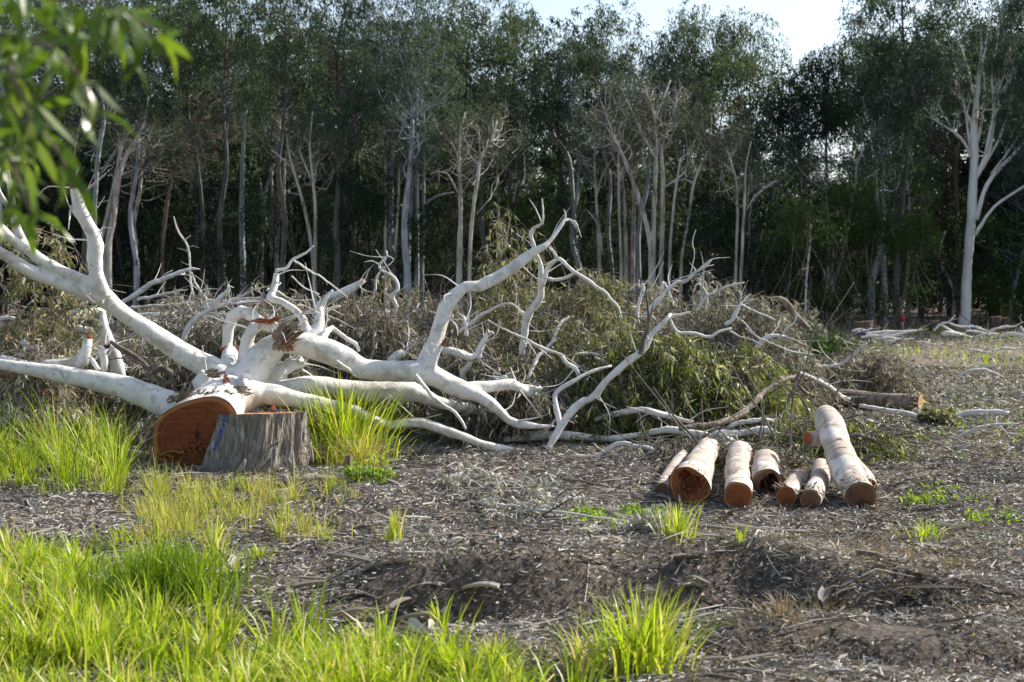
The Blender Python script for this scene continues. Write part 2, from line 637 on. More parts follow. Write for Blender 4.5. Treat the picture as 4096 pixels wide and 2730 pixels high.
def leaves(mb, base, axis, length, width, tint, curl=.25, far=False):
    """many lance-shaped leaves at once. base,axis (n,3)"""
    n = len(base)
    if n == 0:
        return
    axis = axis / (np.linalg.norm(axis, axis=1)[:, None] + 1e-9)
    rv = rng.normal(0, 1, (n, 3))
    side = np.cross(axis, rv)
    side /= np.linalg.norm(side, axis=1)[:, None] + 1e-9
    nrm = np.cross(side, axis)
    L = np.broadcast_to(np.asarray(length, float), (n,))[:, None]
    W = np.broadcast_to(np.asarray(width, float), (n,))[:, None]
    cu = (rng.normal(0, 1, (n, 1)) * curl) * L
    if far:
        m = base + axis * L * .45 + nrm * cu
        v = np.stack([base, m + side * W * .5, base + axis * L, m - side * W * .5], 1).reshape(-1, 3)
        f = np.arange(n * 4).reshape(n, 4)
        mb.add(v, [f], np.repeat(tint, 4))
        return
    a1 = base + axis * L * .3 + nrm * cu * .55
    a2 = base + axis * L * .66 + nrm * cu * .45
    tip = base + axis * L - nrm * cu * .5
    v = np.stack([base, a1 + side * W * .5, a1 - side * W * .5, a2 + side * W * .38, a2 - side * W * .38, tip], 1).reshape(-1, 3)
    i = np.arange(n)[:, None] * 6
    mb.add(v, [np.concatenate([i, i + 1, i + 2], 1), np.concatenate([i + 1, i + 3, i + 4, i + 2], 1), np.concatenate([i + 3, i + 5, i + 4], 1)], np.repeat(tint, 6))


def blades(mb, base, h, w, lean, tint, az=None):
    """grass blades: 4 levels, bending over. base (n,3)"""
    n = len(base)
    if az is None:
        az = rng.uniform(0, 2 * math.pi, n)
    d = np.stack([np.cos(az), np.sin(az), np.zeros(n)], 1)
    fa = az + rng.normal(math.pi / 2, .7, n)
    s = np.stack([np.cos(fa), np.sin(fa), np.zeros(n)], 1)
    lv = []
    H, Wd, Ln = h[:, None], w[:, None], lean[:, None]
    for t, ww in ((0, .7), (.35, 1.0), (.7, .75)):
        c = base + np.array([0, 0, 1.0]) * H * (t - .28 * Ln * t * t) + d * H * Ln * t * t
        lv += [c + s * Wd * .5 * ww, c - s * Wd * .5 * ww]
    t = 1.0
    lv.append(base + np.array([0, 0, 1.0]) * H * (1 - .28 * Ln - .12 * Ln * Ln) + d * H * Ln)
    v = np.stack(lv, 1).reshape(-1, 3)
    i = np.arange(n)[:, None] * 7
    mb.add(v, [np.concatenate([i, i + 1, i + 3, i + 2], 1), np.concatenate([i + 2, i + 3, i + 5, i + 4], 1), np.concatenate([i + 4, i + 5, i + 6], 1)], np.repeat(tint, 7))


def disc(name, outline, mat, parent, centre, normal, pith=None, label=None, dome=.0, rough=.0):
    """flat cut face; outline = world points; local frame: z = normal, origin = pith"""
    normal = np.asarray(normal, float)
    normal /= np.linalg.norm(normal)
    x = np.cross(np.array([0, 0, 1.0]), normal)
    x /= np.linalg.norm(x)
    y = np.cross(normal, x)
    c = np.asarray(centre, float) if pith is None else np.asarray(pith, float)
    M = np.stack([x, y, normal], 1)
    lo = (np.asarray(outline) - c) @ M
    n = len(lo)
    lv = [.001, .25, .5, .7, .86, .90, .97, .985, 1.0]
    cc = lo.mean(0)
    v, rim = [], []
    for t in lv:
        ring = lo * t
        ring[:, 2] += rng.normal(0, rough, n) if t < .95 else 0
        v.append(ring)
        rim += [t] * n
    v = np.concatenate(v)
    fs = []
    for k in range(len(lv) - 1):
        i = np.arange(n)
        j = (i + 1) % n
        fs.append(np.stack([k * n + i, (k + 1) * n + i, (k + 1) * n + j, k * n + j], -1))
    mb = MB()
    mb.add(v, fs)
    me = mb.mesh(name, mat)
    a = me.attributes.new('rim', 'FLOAT', 'POINT')
    a.data.foreach_set('value', np.array(rim, np.float32))
    o = link(name, me, parent)
    m4 = Matrix([[*M[0], 0], [*M[1], 0], [*M[2], 0], [0, 0, 0, 1]])
    pl = Vector(parent.location) if parent is not None else Vector((0, 0, 0))
    o.matrix_local = Matrix.Translation(Vector(c) - pl) @ m4
    return tag(o, label)


#==SETTING==
# ------------------------------------------------------------------ ground
def build_ground():
    ys = np.concatenate([np.linspace(1.5, 5, 20), np.linspace(5.05, 14, 300), np.linspace(14.1, 30, 120), np.geomspace(30.4, 900, 90)])
    a = np.linspace(-1, 1, 420)
    a = np.sign(a) * np.abs(a) ** 1.0
    Y, A = np.meshgrid(ys, a, indexing='ij')
    X = A * (Y * .42 + 1.5) + np.sign(A) * np.maximum(0, np.abs(A) - .93) * 14 * (80 + Y * 6) * .5
    Z = gh(X, Y)
    v = np.stack([X, Y, Z], -1).reshape(-1, 3)
    ny, nx = Y.shape
    i = np.arange(ny - 1)[:, None] * nx
    j = np.arange(nx - 1)[None]
    q = np.stack([i + j, i + j + 1, i + nx + j + 1, i + nx + j], -1).reshape(-1, 4)
    mb = MB()
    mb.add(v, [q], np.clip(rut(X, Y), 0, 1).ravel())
    # the near strip, behind and around the camera
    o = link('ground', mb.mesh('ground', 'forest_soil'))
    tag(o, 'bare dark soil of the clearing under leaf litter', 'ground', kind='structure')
    return o


build_ground()


def in_view(n, y0, y1, marg=1.15, power=1.0):
    """random ground points inside the widened view"""
    y = (rng.uniform(y0 ** power, y1 ** power, n)) ** (1 / power)
    x = rng.uniform(-1, 1, n) * (y * .36 * marg + .4)
    return x, y


def to_S(p):
    """world -> picture position (for choosing where ground cover grows)"""
    x, y, z = p[..., 0], p[..., 1], p[..., 2] - CAM_Z
    d = y * cp - z * sp
    u = 2048 + F * x / d
    v = 1365 - F * (y * sp + z * cp) / d
    return u, v


def litter():
    mb = MB()
    # flat leaves and bark chips
    n = 520000
    x, y = in_view(n, 5.0, 30, 1.1, 1.25)
    z = gh(x, y)
    dens = vnoise(x, y, .8, 11) * .6 + vnoise(x, y, .25, 12) * .6 - rut(x, y) * .22
    keep = dens > .30
    x, y, z = x[keep], y[keep], z[keep]
    n = len(x)
    grow = np.clip(y / 11, .8, 2.0)
    base = np.stack([x, y, z + rng.uniform(.002, .035, n)], 1)
    az = rng.uniform(0, 2 * math.pi, n)
    ax = np.stack([np.cos(az), np.sin(az), rng.normal(0, .22, n)], 1)
    tint = np.clip(rng.beta(2.0, 1.7, n) * .9 + (vnoise(x, y, .5, 13) - .5) * .45 + (rng.uniform(0, 1, n) > .96) * .3, 0, 1)
    leaves(mb, base, ax, rng.uniform(.028, .095, n) * grow, rng.uniform(.005, .015, n) * grow, tint, .16)
    k = 1300
    x, y = in_view(k, 5.0, 20, 1.1, 1.2)
    az = np.where(rng.random(k) < .6, rng.normal(0, .5, k), rng.uniform(0, 6.283, k))
    leaves(mb, np.stack([x, y, gh(x, y) + rng.uniform(.012, .05, k)], 1), np.stack([np.cos(az), np.sin(az), rng.normal(0, .1, k)], 1), rng.uniform(.12, .42, k), rng.uniform(.006, .020, k), rng.beta(2, 2.2, k) * .8, .10)
    o = link('leaf_litter', mb.mesh('leaf_litter', 'litter_piece'))
    tag(o, 'grey brown leaf and bark litter strewn over the clearing floor', 'leaf litter', kind='stuff')
    mb = MB()
    k = 700
    x, y = in_view(k, 5.6, 15, 1.1, 1.1)
    kk = vnoise(x, y, .9, 15) > .5
    x, y = x[kk], y[kk]
    for a, b in zip(x, y):
        L, w = rng.uniform(.08, .26), rng.uniform(.012, .035)
        t = rng.uniform(0, 6.283) if rng.random() < .5 else rng.normal(0, .4)
        d, s_ = np.array([math.cos(t), math.sin(t), rng.normal(0, .08)]), np.array([-math.sin(t), math.cos(t), 0])
        o_ = np.array([a, b, float(gh(a, b)) + .02])
        rows = []
        cu = rng.uniform(.2, .9) * w
        for q in np.linspace(0, 1, 5):
            ww = w * (.5 + .5 * math.sin(math.pi * (.15 + .7 * q))) * rng.uniform(.8, 1.15)
            c_ = o_ + d * L * q + [0, 0, .02 * math.sin(q * 3 + a)]
            rows += [c_ - s_ * ww + [0, 0, cu], c_ - [0, 0, .004], c_ + s_ * ww + [0, 0, cu]]
        f_ = [[i * 3 + j, i * 3 + j + 1, i * 3 + j + 4, i * 3 + j + 3] for i in range(4) for j in range(2)]
        mb.add(np.array(rows), [np.array(f_)], rng.beta(2, 2))
    o = link('shed_bark', mb.mesh('shed_bark', 'litter_piece'))
    tag(o, 'curled scraps of shed bark lying in drifts on the litter', 'bark scraps', kind='stuff')
    # twigs
    mb = MB()
    for k in range(4200):
        yy = rng.uniform(5.2 ** 1.2, 26 ** 1.2) ** (1 / 1.2)
        xx = rng.uniform(-1, 1) * (yy * .41 + .4)
        if vnoise(xx, yy, 1.1, 14) < .35:
            continue
        L = rng.uniform(.05, .34) * (1 + .03 * yy)
        a = rng.uniform(0, math.pi) if rng.random() < .5 else rng.normal(0, .5)
        p0 = np.array([xx, yy, 0])
        d = np.array([math.cos(a), math.sin(a), 0])
        m = p0 + d * L * .5 + rng.normal(0, L * .07, 3)
        e = p0 + d * L + rng.normal(0, L * .06, 3)
        pr = []
        r0 = rng.uniform(.0025, .008) * (1 if rng.random() < .9 else 1.8)
        for q, r in ((p0, r0), (m, r0 * .85), (e, r0 * .4)):
            q = q.copy()
            q[2] = float(gh(q[0], q[1])) + r0 + rng.uniform(0, .035)
            pr.append((q, r))
        tube(mb, pr, 4, L * .34, caps=False, tint=rng.beta(2, 2))
    o = link('twig_litter', mb.mesh('twig_litter', 'litter_piece'))
    tag(o, 'thin fallen twigs scattered through the litter', 'twigs', kind='stuff')


def coarse_litter():
    """knee-high slash on the far right field: grey leaf tufts and sticks"""
    mb = MB()
    n = 60000
    y = rng.uniform(17 ** .7, 72 ** .7, n) ** (1 / .7)
    x = rng.uniform(-.40, .42, n) * y
    k = vnoise(x, y, 2.2, 21) + vnoise(x, y, .7, 22) * .5
    keep = (k > .55)
    x, y = x[keep], y[keep]
    n = len(x)
    g = np.clip(y / 18, 1, 3)
    hgt = .06 + .16 * vnoise(x, y, 1.7, 23)
    base = np.stack([x, y, gh(x, y) + rng.uniform(0, 1, n) ** 1.6 * hgt], 1)
    ax = rng.normal(0, 1, (n, 3)) * [1, 1, .5]
    leaves(mb, base, ax, rng.uniform(.06, .13, n) * g ** .7, rng.uniform(.014, .026, n) * g ** .8, np.clip(rng.beta(2.2, 1.8, n) + (vnoise(x, y, 1.5, 24) - .5) * .3, 0, 1), .2)
    o = link('dry_slash', mb.mesh('dry_slash', 'dead_leaf'))
    tag(o, 'dry grey leaf slash covering the far clearing', 'slash', kind='stuff')


def dry_grass():
    mb = MB()
    n = 60000
    x, y = in_view(n, 5.0, 17, 1.1, 1.2)
    u, v = to_S(np.stack([x, y, gh(x, y)], 1))
    k = sstep(2300, 3300, u) * clump(x, y, .7, 71, .45, .7) * .8 + .12 * clump(x, y, .4, 72, .5, .8)
    k = rng.uniform(0, 1, n) < k
    x, y = x[k], y[k]
    n = len(x)
    az = rng.uniform(0, 6.283, n)
    leaves(mb, np.stack([x, y, gh(x, y) + rng.uniform(.005, .03, n)], 1), np.stack([np.cos(az), np.sin(az), np.abs(rng.normal(0, .35, n))], 1), rng.uniform(.04, .14, n), rng.uniform(.0025, .005, n), rng.beta(2.2, 1.8, n), .15)
    o = link('dry_grass', mb.mesh('dry_grass', 'dry_straw'))
    tag(o, 'thin tan straw lying in patches on the right of the clearing', 'straw', kind='stuff')


litter()
coarse_litter()


# ------------------------------------------------------------------ grass
def grass_points(n, y0, y1, fn, power=1.2):
    x, y = in_view(n, y0, y1, 1.12, power)
    p = np.stack([x, y, gh(x, y)], 1)
    u, v = to_S(p)
    d = fn(u, v, x, y)
    k = rng.uniform(0, 1, n) < d
    return p[k], u[k], v[k]


def clump(x, y, s, seed, lo=.35, hi=.65):
    return sstep(lo, hi, vnoise(x, y, s, seed))


def tufts(centres, n0, n1, r0, r1, h0, h1, w0, w1, beta, straw, spread=.55):
    """blades gathered in tufts that fan outwards; every tuft has its own size, height and hue"""
    B, H, W, L, T, A = [], [], [], [], [], []
    for c in centres:
        k = int(rng.uniform(n0, n1))
        rad = rng.uniform(r0, r1)
        hh = rng.uniform(h0, h1) * rng.choice([.6, .8, 1, 1, 1.25])
        a = rng.uniform(0, 2 * math.pi, k)
        q = np.abs(rng.normal(0, .5, k))
        B.append(np.stack([c[0] + q * rad * np.cos(a), c[1] + q * rad * np.sin(a), np.full(k, c[2] - .005)], 1))
        H.append(hh * rng.uniform(.35, 1.0, k))
        W.append(rng.uniform(w0, w1, k) * rng.uniform(.8, 1.2))
        L.append(np.abs(rng.normal(.12, .25, k)) + q * spread)
        T.append(np.clip(rng.beta(beta[0], beta[1], k) + rng.normal(0, .14) + (rng.random(k) < straw) * .45, 0, 1))
        A.append(a + rng.normal(0, .5, k))
    return [np.concatenate(z) for z in (B, H, W, L, T, A)]


def grass_all():
    # bright tall grass along the near left and the bottom edge
    def f1(u, v, x, y):
        body = sstep(2230, 2420, v + 60 * np.sin(u / 110) + 40 * np.sin(u / 47)) * (1 - sstep(740, 930, u + 50 * np.sin(v / 60)))
        strip = sstep(2610, 2700, v) * (1 - sstep(1300, 2500, u)) * .9
        fr = .5 * np.exp(-(((u - 620) / 260) ** 2 + ((v - 2300) / 60) ** 2))
        return np.clip(np.maximum(np.maximum(body, strip), fr), 0, 1) * (1 - .85 * np.exp(-((u - 640) / 130) ** 2 - ((v - 2430) / 90) ** 2)) * (.22 + .78 * clump(x, y, .26, 31, .3, .6))
    p, u, v = grass_points(4300, 4.2, 9, f1)
    mb = MB()
    B, H, W, L, T, A = tufts(p, 14, 52, .05, .15, .12, .34, .005, .013, (2.3, 2.3), .10)
    blades(mb, B, H, W, L, T, A)
    p, u, v = grass_points(7000, 4.2, 9, f1)
    n = len(p)
    blades(mb, p, rng.uniform(.05, .18, n), rng.uniform(.004, .009, n), np.abs(rng.normal(.6, .4, n)), np.clip(rng.beta(2, 3, n) + (rng.random(n) > .8) * .45, 0, 1))
    # the dense dark clump
    c = G(640, 2440)
    k = 1700
    a, r = rng.uniform(0, 2 * math.pi, k), np.abs(rng.normal(0, .16, k))
    q = np.stack([c[0] + r * np.cos(a) * 1.4, c[1] + r * np.sin(a) * 1.2, 0 * a], 1)
    q[:, 2] = gh(q[:, 0], q[:, 1])
    blades(mb, q, rng.uniform(.16, .38, k), rng.uniform(.004, .009, k), np.abs(rng.normal(.4, .3, k)), rng.beta(1, 9, k))
    o = link('near_grass', mb.mesh('near_grass', 'grass_blade'))
    tag(o, 'bright lime green grass filling the near left corner', 'grass', kind='stuff')

    # finer, yellower grass in front of the stump
    def f2(u, v, x, y):
        a = sstep(430, 640, u) * (1 - sstep(1250, 1500, u))
        b = sstep(1935, 1990, v) * (1 - sstep(2120, 2230, v))
        return a * b * (.12 + .88 * clump(x, y, .25, 33))
    p, u, v = grass_points(2900, 8.5, 13, f2, 1.0)
    mb = MB()
    B, H, W, L, T, A = tufts(p, 8, 34, .04, .13, .10, .36, .003, .007, (2, 2), .12, .5)
    blades(mb, B, H, W, L, T, A)
    p, u, v = grass_points(6000, 8.5, 13, f2, 1.0)
    n = len(p)
    blades(mb, p, rng.uniform(.05, .26, n), rng.uniform(.003, .006, n), np.abs(rng.normal(.4, .35, n)), np.clip(rng.beta(2, 2, n), 0, 1))
    o = link('thin_grass', mb.mesh('thin_grass', 'straw_blade'))
    tag(o, 'thin yellow green grass growing in front of the big stump', 'grass', kind='stuff')

    # long grass left of the cut trunk
    def f3(u, v, x, y):
        a = (1 - sstep(400, 540, u))
        b = sstep(1740, 1800, v) * (1 - sstep(1930, 2010, v))
        return a * b * (.10 + .90 * clump(x, y, .3, 35))
    p, u, v = grass_points(1700, 10.2, 15.2, f3, 1.0)
    mb = MB()
    B, H, W, L, T, A = tufts(p, 10, 46, .06, .2, .28, .88, .004, .010, (1.8, 2.6), .10, .65)
    blades(mb, B, H, W, L, T, A)
    p, u, v = grass_points(3000, 10.2, 15.2, f3, 1.0)
    n = len(p)
    blades(mb, p, rng.uniform(.08, .35, n), rng.uniform(.004, .008, n), np.abs(rng.normal(.6, .4, n)), np.clip(rng.beta(2, 2.4, n) + (rng.random(n) > .8) * .4, 0, 1))
    o = link('long_grass', mb.mesh('long_grass', 'grass_blade'))
    tag(o, 'long arching green grass left of the sawn trunk end', 'grass', kind='stuff')

    # sparse short green among the litter, right side and far strip
    def f4(u, v, x, y):
        a = clump(x, y, .7, 37, .5, .75) * .5
        r = sstep(3300, 3900, u) * sstep(1520, 1640, v) * (1 - sstep(1760, 1900, v)) * .8
        m = np.exp(-(((u - 2100) / 500) ** 2 + ((v - 2270) / 70) ** 2)) * .8
        return np.clip(a * .25 * sstep(1700, 1900, v) + r + m * .6, 0, 1)
    p, u, v = grass_points(26000, 5.5, 24, f4)
    n = len(p)
    mb = MB()
    g = np.clip(p[:, 1] / 9, .7, 2)
    az = rng.uniform(0, 6.283, n)
    ax = np.stack([np.cos(az), np.sin(az), rng.uniform(.1, 1.0, n)], 1)
    p[:, 2] += rng.uniform(.005, .04, n)
    leaves(mb, p, ax, rng.uniform(.014, .034, n) * g, rng.uniform(.008, .016, n) * g, rng.beta(2, 2, n), .15)
    o = link('ground_weeds', mb.mesh('ground_weeds', 'weed_leaf'))
    tag(o, 'tiny green weeds sprouting among the litter', 'weeds', kind='stuff')

    # far grass strip near the forest edge on the right
    mb = MB()
    n = 6500
    y = rng.uniform(30, 66, n)
    x = rng.uniform(-.38, .42, n) * y
    k = (vnoise(x, y, 3.2, 38) > .55) & (x > -2 + 0 * y)
    x, y = x[k], y[k]
    n = len(x)
    blades(mb, np.stack([x, y, gh(x, y)], 1), rng.uniform(.12, .45, n), rng.uniform(.012, .022, n), np.abs(rng.normal(.4, .3, n)), rng.beta(1.8, 2.6, n))
    o = link('far_grass', mb.mesh('far_grass', 'grass_blade'))
    tag(o, 'sunlit green grass near the forest edge', 'grass', kind='stuff')


grass_all()
dry_grass()


def tussock(u, v, rad, n, h, label, straw=.0, mat='grass_blade', w=(.004, .010), lean=.3, beta=(2.4, 2.0)):
    c = G(u, v)
    c[2] = float(gh(c[0], c[1]))
    t = thing('grass_tussock', c, label, 'grass tuft', 'separate grass tufts')
    mb = MB()
    a, r = rng.uniform(0, 2 * math.pi, n), np.abs(rng.normal(0, rad * .5, n))
    q = np.stack([c[0] + r * np.cos(a), c[1] + r * np.sin(a), 0 * a], 1)
    q[:, 2] = gh(q[:, 0], q[:, 1])
    hh = rng.uniform(h * .35, h, n)
    blades(mb, q, hh, rng.uniform(w[0], w[1], n), np.abs(rng.normal(lean * .5, lean * .6, n)) + r / rad * lean * .6, np.clip(rng.beta(beta[0], beta[1], n) + straw * rng.uniform(0, 1, n) + (rng.random(n) < .08) * .4, 0, 1), a + rng.normal(0, .6, n))
    if h > .2:
        k = max(6, n // 8)
        a, r = rng.uniform(0, 2 * math.pi, k), np.abs(rng.normal(0, rad * .6, k))
        q = np.stack([c[0] + r * np.cos(a), c[1] + r * np.sin(a), 0 * a], 1)
        q[:, 2] = gh(q[:, 0], q[:, 1])
        blades(mb, q, rng.uniform(h * .2, h * .6, k), rng.uniform(w[0], w[1], k), np.abs(rng.normal(.8, .4, k)), rng.uniform(.85, 1, k))
    part('blades', mb, mat, t)
    return t


tussock(2560, 2700, .24, 300, .42, 'large bright grass tuft at the bottom edge with tall spiky blades', w=(.005, .014), lean=.5)
tussock(2710, 2300, .13, 110, .30, 'lime grass tuft on the litter below the cut logs', lean=.35)
tussock(3700, 2165, .16, 80, .20, 'low spreading grass tuft on open litter at the right', lean=.75)
tussock(1570, 2195, .08, 70, .28, 'slim upright yellowish grass tuft near the pale stick', straw=.3, lean=.22)
tussock(1760, 2480, .05, 22, .22, 'small pale broad leaved grass sprout in the dark rut', w=(.008, .016), lean=.4)
tussock(2960, 2325, .05, 14, .16, 'tiny two bladed grass sprout right of the lime tuft', lean=.5)
tussock(1385, 1840, .44, 560, 1.0, 'tall dense grass tussock growing right of the big stump', w=(.006, .013), lean=.46)
tussock(1430, 1870, .26, 360, .45, 'bleached drooping straw clump at the foot of the tall tussock', mat='straw_blade', straw=.3, lean=.7)
tussock(1110, 1720, .15, 60, .50, 'few fresh blades rising behind the sawn stump top', lean=.25)
for (u, v, hh, lb) in [(3130, 2545, .16, 'dry brown straw tuft on the right foreground litter'), (3560, 2330, .12, 'low dry straw tuft left of the spreading green tuft'), (3300, 2410, .13, 'faded straw tuft right of the dark rut'),
                       (3800, 2340, .14, 'dry straw tuft at the far right of the litter'), (2000, 2650, .15, 'brown withered tuft on the rut edge at the bottom'), (2620, 2420, .12, 'small withered tuft above the bright bottom tuft'), (3480, 1990, .10, 'pale straw patch beside the leaning log end')]:
    tussock(u, v, .20, 130, hh, lb, mat='dry_straw', w=(.002, .005), lean=.9)
#==HERO==
# ------------------------------------------------------------------ the felled white gum
HERO_O = np.array([-2.4, 13.6, 0.0])


def felled_gum():
    root = thing('felled_gum_tree', HERO_O, 'huge felled white gum with sprawling smooth limbs and a sawn red trunk end', 'felled tree')
    mb = MB()          # thick limbs, fused
    thin = MB()        # twigs
    # butt of the trunk: lofted from the sawn outline
    ol = [(215, 1190), (232, 1090), (300, 1010), (420, 940), (560, 890), (700, 868), (800, 890), (875, 955), (915, 1040), (925, 1140),
          (890, 1270), (820, 1380), (720, 1450), (600, 1480), (470, 1475), (345, 1440), (255, 1370), (222, 1285)]
    Yc = 12.74
    fn = np.array([-.10, -1.0, .10])
    fn /= np.linalg.norm(fn)
    cen = P(*S_('B', 575, 1180), Yc)
    outline = []
    for x, y in ol:
        d = ray(*S_('B', x, y))
        o = np.array([0, 0, CAM_Z])
        t = np.dot(cen - o, fn) / np.dot(d, fn)
        outline.append(o + d * t)
    outline = np.array(outline)
    # resample the outline smoothly
    cl = np.vstack([outline, outline[:1]])
    sm, _ = spline(np.vstack([outline[-1:], cl, outline[1:2]]), np.ones(len(cl) + 2), .04)
    i0 = np.argmin(np.linalg.norm(sm - outline[0], axis=1))
    ang = np.linspace(0, 2 * math.pi, 64, endpoint=False)
    rel = sm - cen
    ex = np.cross([0, 0, 1.0], fn)
    ex /= np.linalg.norm(ex)
    ey = np.cross(fn, ex)
    aa = np.arctan2(rel @ ey, rel @ ex)
    rr = np.linalg.norm(rel, axis=1)
    order = np.argsort(aa)
    rad = np.interp(ang, aa[order], rr[order], period=2 * math.pi)
    ring0 = cen + rad[:, None] * (np.cos(ang)[:, None] * ex + np.sin(ang)[:, None] * ey)
    hub = P(*S_('B', 880, 800), 13.75)
    rings = []
    for t in np.linspace(0, 1, 14):
        c = cen * (1 - t) + hub * t + np.array([0, 0, .03 * math.sin(t * 3.1)])
        sc = 1 - .62 * t ** .9
        rr_ = rad * (1 - t) + rad.mean() * t
        nz = 1 + .05 * np.sin(ang * 3 + t * 4) + .03 * np.sin(ang * 7 + t * 9)
        rings.append(c + (rr_ * sc * (nz if t > 0 else 1))[:, None] * (np.cos(ang)[:, None] * ex + np.sin(ang)[:, None] * ey))
    rings = np.array(rings)
    k, n = rings.shape[:2]
    v = np.vstack([rings.reshape(-1, 3), cen[None], hub[None]])
    i = np.arange(k - 1)[:, None] * n
    j = np.arange(n)[None]
    j2 = (j + 1) % n
    q = np.stack([i + j, i + n + j, i + n + j2, i + j2], -1).reshape(-1, 4)
    jj = np.arange(n)
    j3 = (jj + 1) % n
    mb.add(v, [q, np.stack([np.full(n, k * n), jj, j3], -1), np.stack([np.full(n, k * n + 1), (k - 1) * n + j3, (k - 1) * n + jj], -1)])

    limb_lines = []

    def limb(tag_, pts, Y, s=18):
        limb_lines.append(poly(tag_, pts, Y))
        tube(mb, poly(tag_, pts, Y), s, wob=.04, rn=.02)

    def twig(tag_, pts, Y, s=7):
        tube(thin, poly(tag_, pts, Y), s, wob=.25, rn=.06)
    # left limb and its three forks
    limb('A', [(1900, 1680, 150), (1720, 1570, 108), (1520, 1460, 92), (1350, 1360, 86), (1200, 1265, 78), (1060, 1165, 70), (930, 1060, 68), (820, 965, 76), (770, 920, 60)], (13.75, 13.2))
    limb('A', [(830, 980, 66), (795, 880, 58), (770, 780, 57), (757, 660, 60), (768, 560, 58), (742, 470, 56), (690, 370, 54), (645, 275, 52), (612, 180, 43), (590, 100, 36), (583, 80, 30)], (13.2, 13.0))
    limb('A', [(830, 960, 56), (700, 862, 50), (560, 795, 48), (430, 738, 48), (300, 660, 48), (212, 585, 46), (160, 500, 44), (130, 410, 40), (110, 300, 36), (92, 190, 31), (75, 90, 26), (55, -30, 22)], (13.2, 12.7))
    limb('A', [(210, 600, 40), (140, 550, 36), (80, 500, 34), (20, 440, 31), (-40, 380, 28)], (12.9, 12.6))
    limb('A', [(110, 330, 30), (75, 260, 26), (30, 200, 25), (-5, 130, 23), (-30, 60, 20)], (12.75, 12.6))
    limb('A', [(830, 985, 60), (690, 950, 54), (545, 900, 50), (400, 840, 48), (270, 780, 48), (150, 710, 48), (60, 652, 46), (-60, 600, 44), (-180, 560, 42)], (13.2, 12.8))
    limb('A', [(700, 450, 20), (620, 330, 20), (575, 285, 16), (555, 270, 10)], 13.05)
    # rear arch and its torn stub
    limb('B', [(840, 720, 95), (835, 640, 80), (835, 560, 70), (838, 515, 62)], (13.9, 14.25))
    limb('B', [(815, 520, 47), (822, 420, 48), (826, 320, 50), (855, 235, 54), (925, 190, 55), (1010, 222, 53), (1100, 285, 48), (1180, 330, 40)], (14.3, 14.1))
    limb('B', [(960, 700, 90), (955, 600, 72), (965, 500, 60), (975, 420, 54), (1015, 345, 46), (1090, 305, 42), (1170, 285, 40), (1205, 270, 34)], (13.8, 13.75))
    # great right-hand limb
    limb('B', [(880, 800, 180), (1000, 700, 150), (1090, 590, 122), (1170, 500, 112), (1260, 440, 104), (1370, 450, 106), (1490, 475, 104), (1630, 510, 100), (1770, 570, 94), (1900, 650, 86), (2050, 675, 84),
                (620, 370, 82, 'D'), (760, 372, 88, 'D'), (860, 415, 88, 'D'), (980, 475, 76, 'D'), (1110, 520, 68, 'D'), (1240, 565, 54, 'D'), (1330, 625, 46, 'D'), (1400, 695, 41, 'D'), (1465, 760, 37, 'D'), (1560, 798, 33, 'D'), (1700, 812, 27, 'D'), (1835, 812, 18, 'D')], (13.75, 14.3))
    limb('C', [(1050, 1370, 100), (1085, 1230, 76), (1145, 1090, 62), (1180, 960, 57), (1215, 865, 54), (1275, 775, 50), (1370, 695, 48), (1480, 688, 43), (1600, 632, 44), (1720, 560, 46), (1830, 480, 44), (1930, 405, 40), (2010, 365, 30), (2055, 320, 20), (2085, 285, 17), (2125, 225, 15), (2160, 172, 14), (2200, 156, 12)], (14.1, 14.6))
    limb('C', [(1085, 1330, 45), (1120, 1260, 34), (1155, 1205, 26), (1188, 1150, 20)], 14.0)
    limb('D', [(1090, 515, 62), (1230, 492, 54), (1390, 490, 52), (1500, 478, 46), (1560, 515, 40), (1640, 555, 32), (1720, 570, 22)], (14.2, 14.7))
    limb('D', [(1500, 470, 30), (1580, 500, 24), (1660, 510, 25), (1745, 512, 8)], 14.6)
    limb('D', [(1440, 470, 40), (1432, 430, 38), (1430, 405, 30)], 14.75)
    limb('B', [(1480, 430, 70), (1530, 360, 52), (1555, 280, 42), (1562, 200, 38), (1562, 165, 36)], (14.0, 14.2))
    limb('B', [(1470, 420, 50), (1438, 300, 36), (1405, 225, 34), (1330, 160, 32), (1250, 112, 31), (1160, 88, 33), (1185, 20, 27), (1205, -45, 24), (1210, -110, 19)], (14.0, 14.3))
    limb('B', [(1530, 210, 26), (1520, 180, 20), (1515, 150, 14)], 14.25)
    limb('B', [(1570, 400, 40), (1620, 350, 28), (1670, 315, 20)], (14.0, 14.15))
    # lower-left limb
    limb('S', [(820, 1700, 75), (720, 1640, 58), (610, 1592, 51), (490, 1548, 47), (360, 1522, 42), (250, 1500, 36), (120, 1476, 29), (0, 1460, 24), (-80, 1450, 20)], (13.4, 13.7))
    # lower right limbs
    limb('B', [(930, 860, 170), (1110, 850, 90), (1330, 890, 72), (1500, 925, 66), (1680, 965, 58), (260, 700, 46, 'D'), (340, 745, 44, 'D'), (430, 780, 41, 'D'), (530, 805, 38, 'D'), (650, 780, 35, 'D'), (780, 780, 35, 'D'), (900, 820, 37, 'D'), (1050, 872, 39, 'D'), (1200, 932, 39, 'D'), (1330, 975, 36, 'D'), (1480, 1002, 30, 'D'), (1665, 1018, 16, 'D')], (13.4, 14.15))
    limb('B', [(1000, 780, 110), (1150, 720, 78), (1260, 665, 66), (1340, 615, 60), (1400, 590, 58)], (13.8, 14.1))
    limb('B', [(1390, 610, 60), (1400, 640, 50)], 14.05)
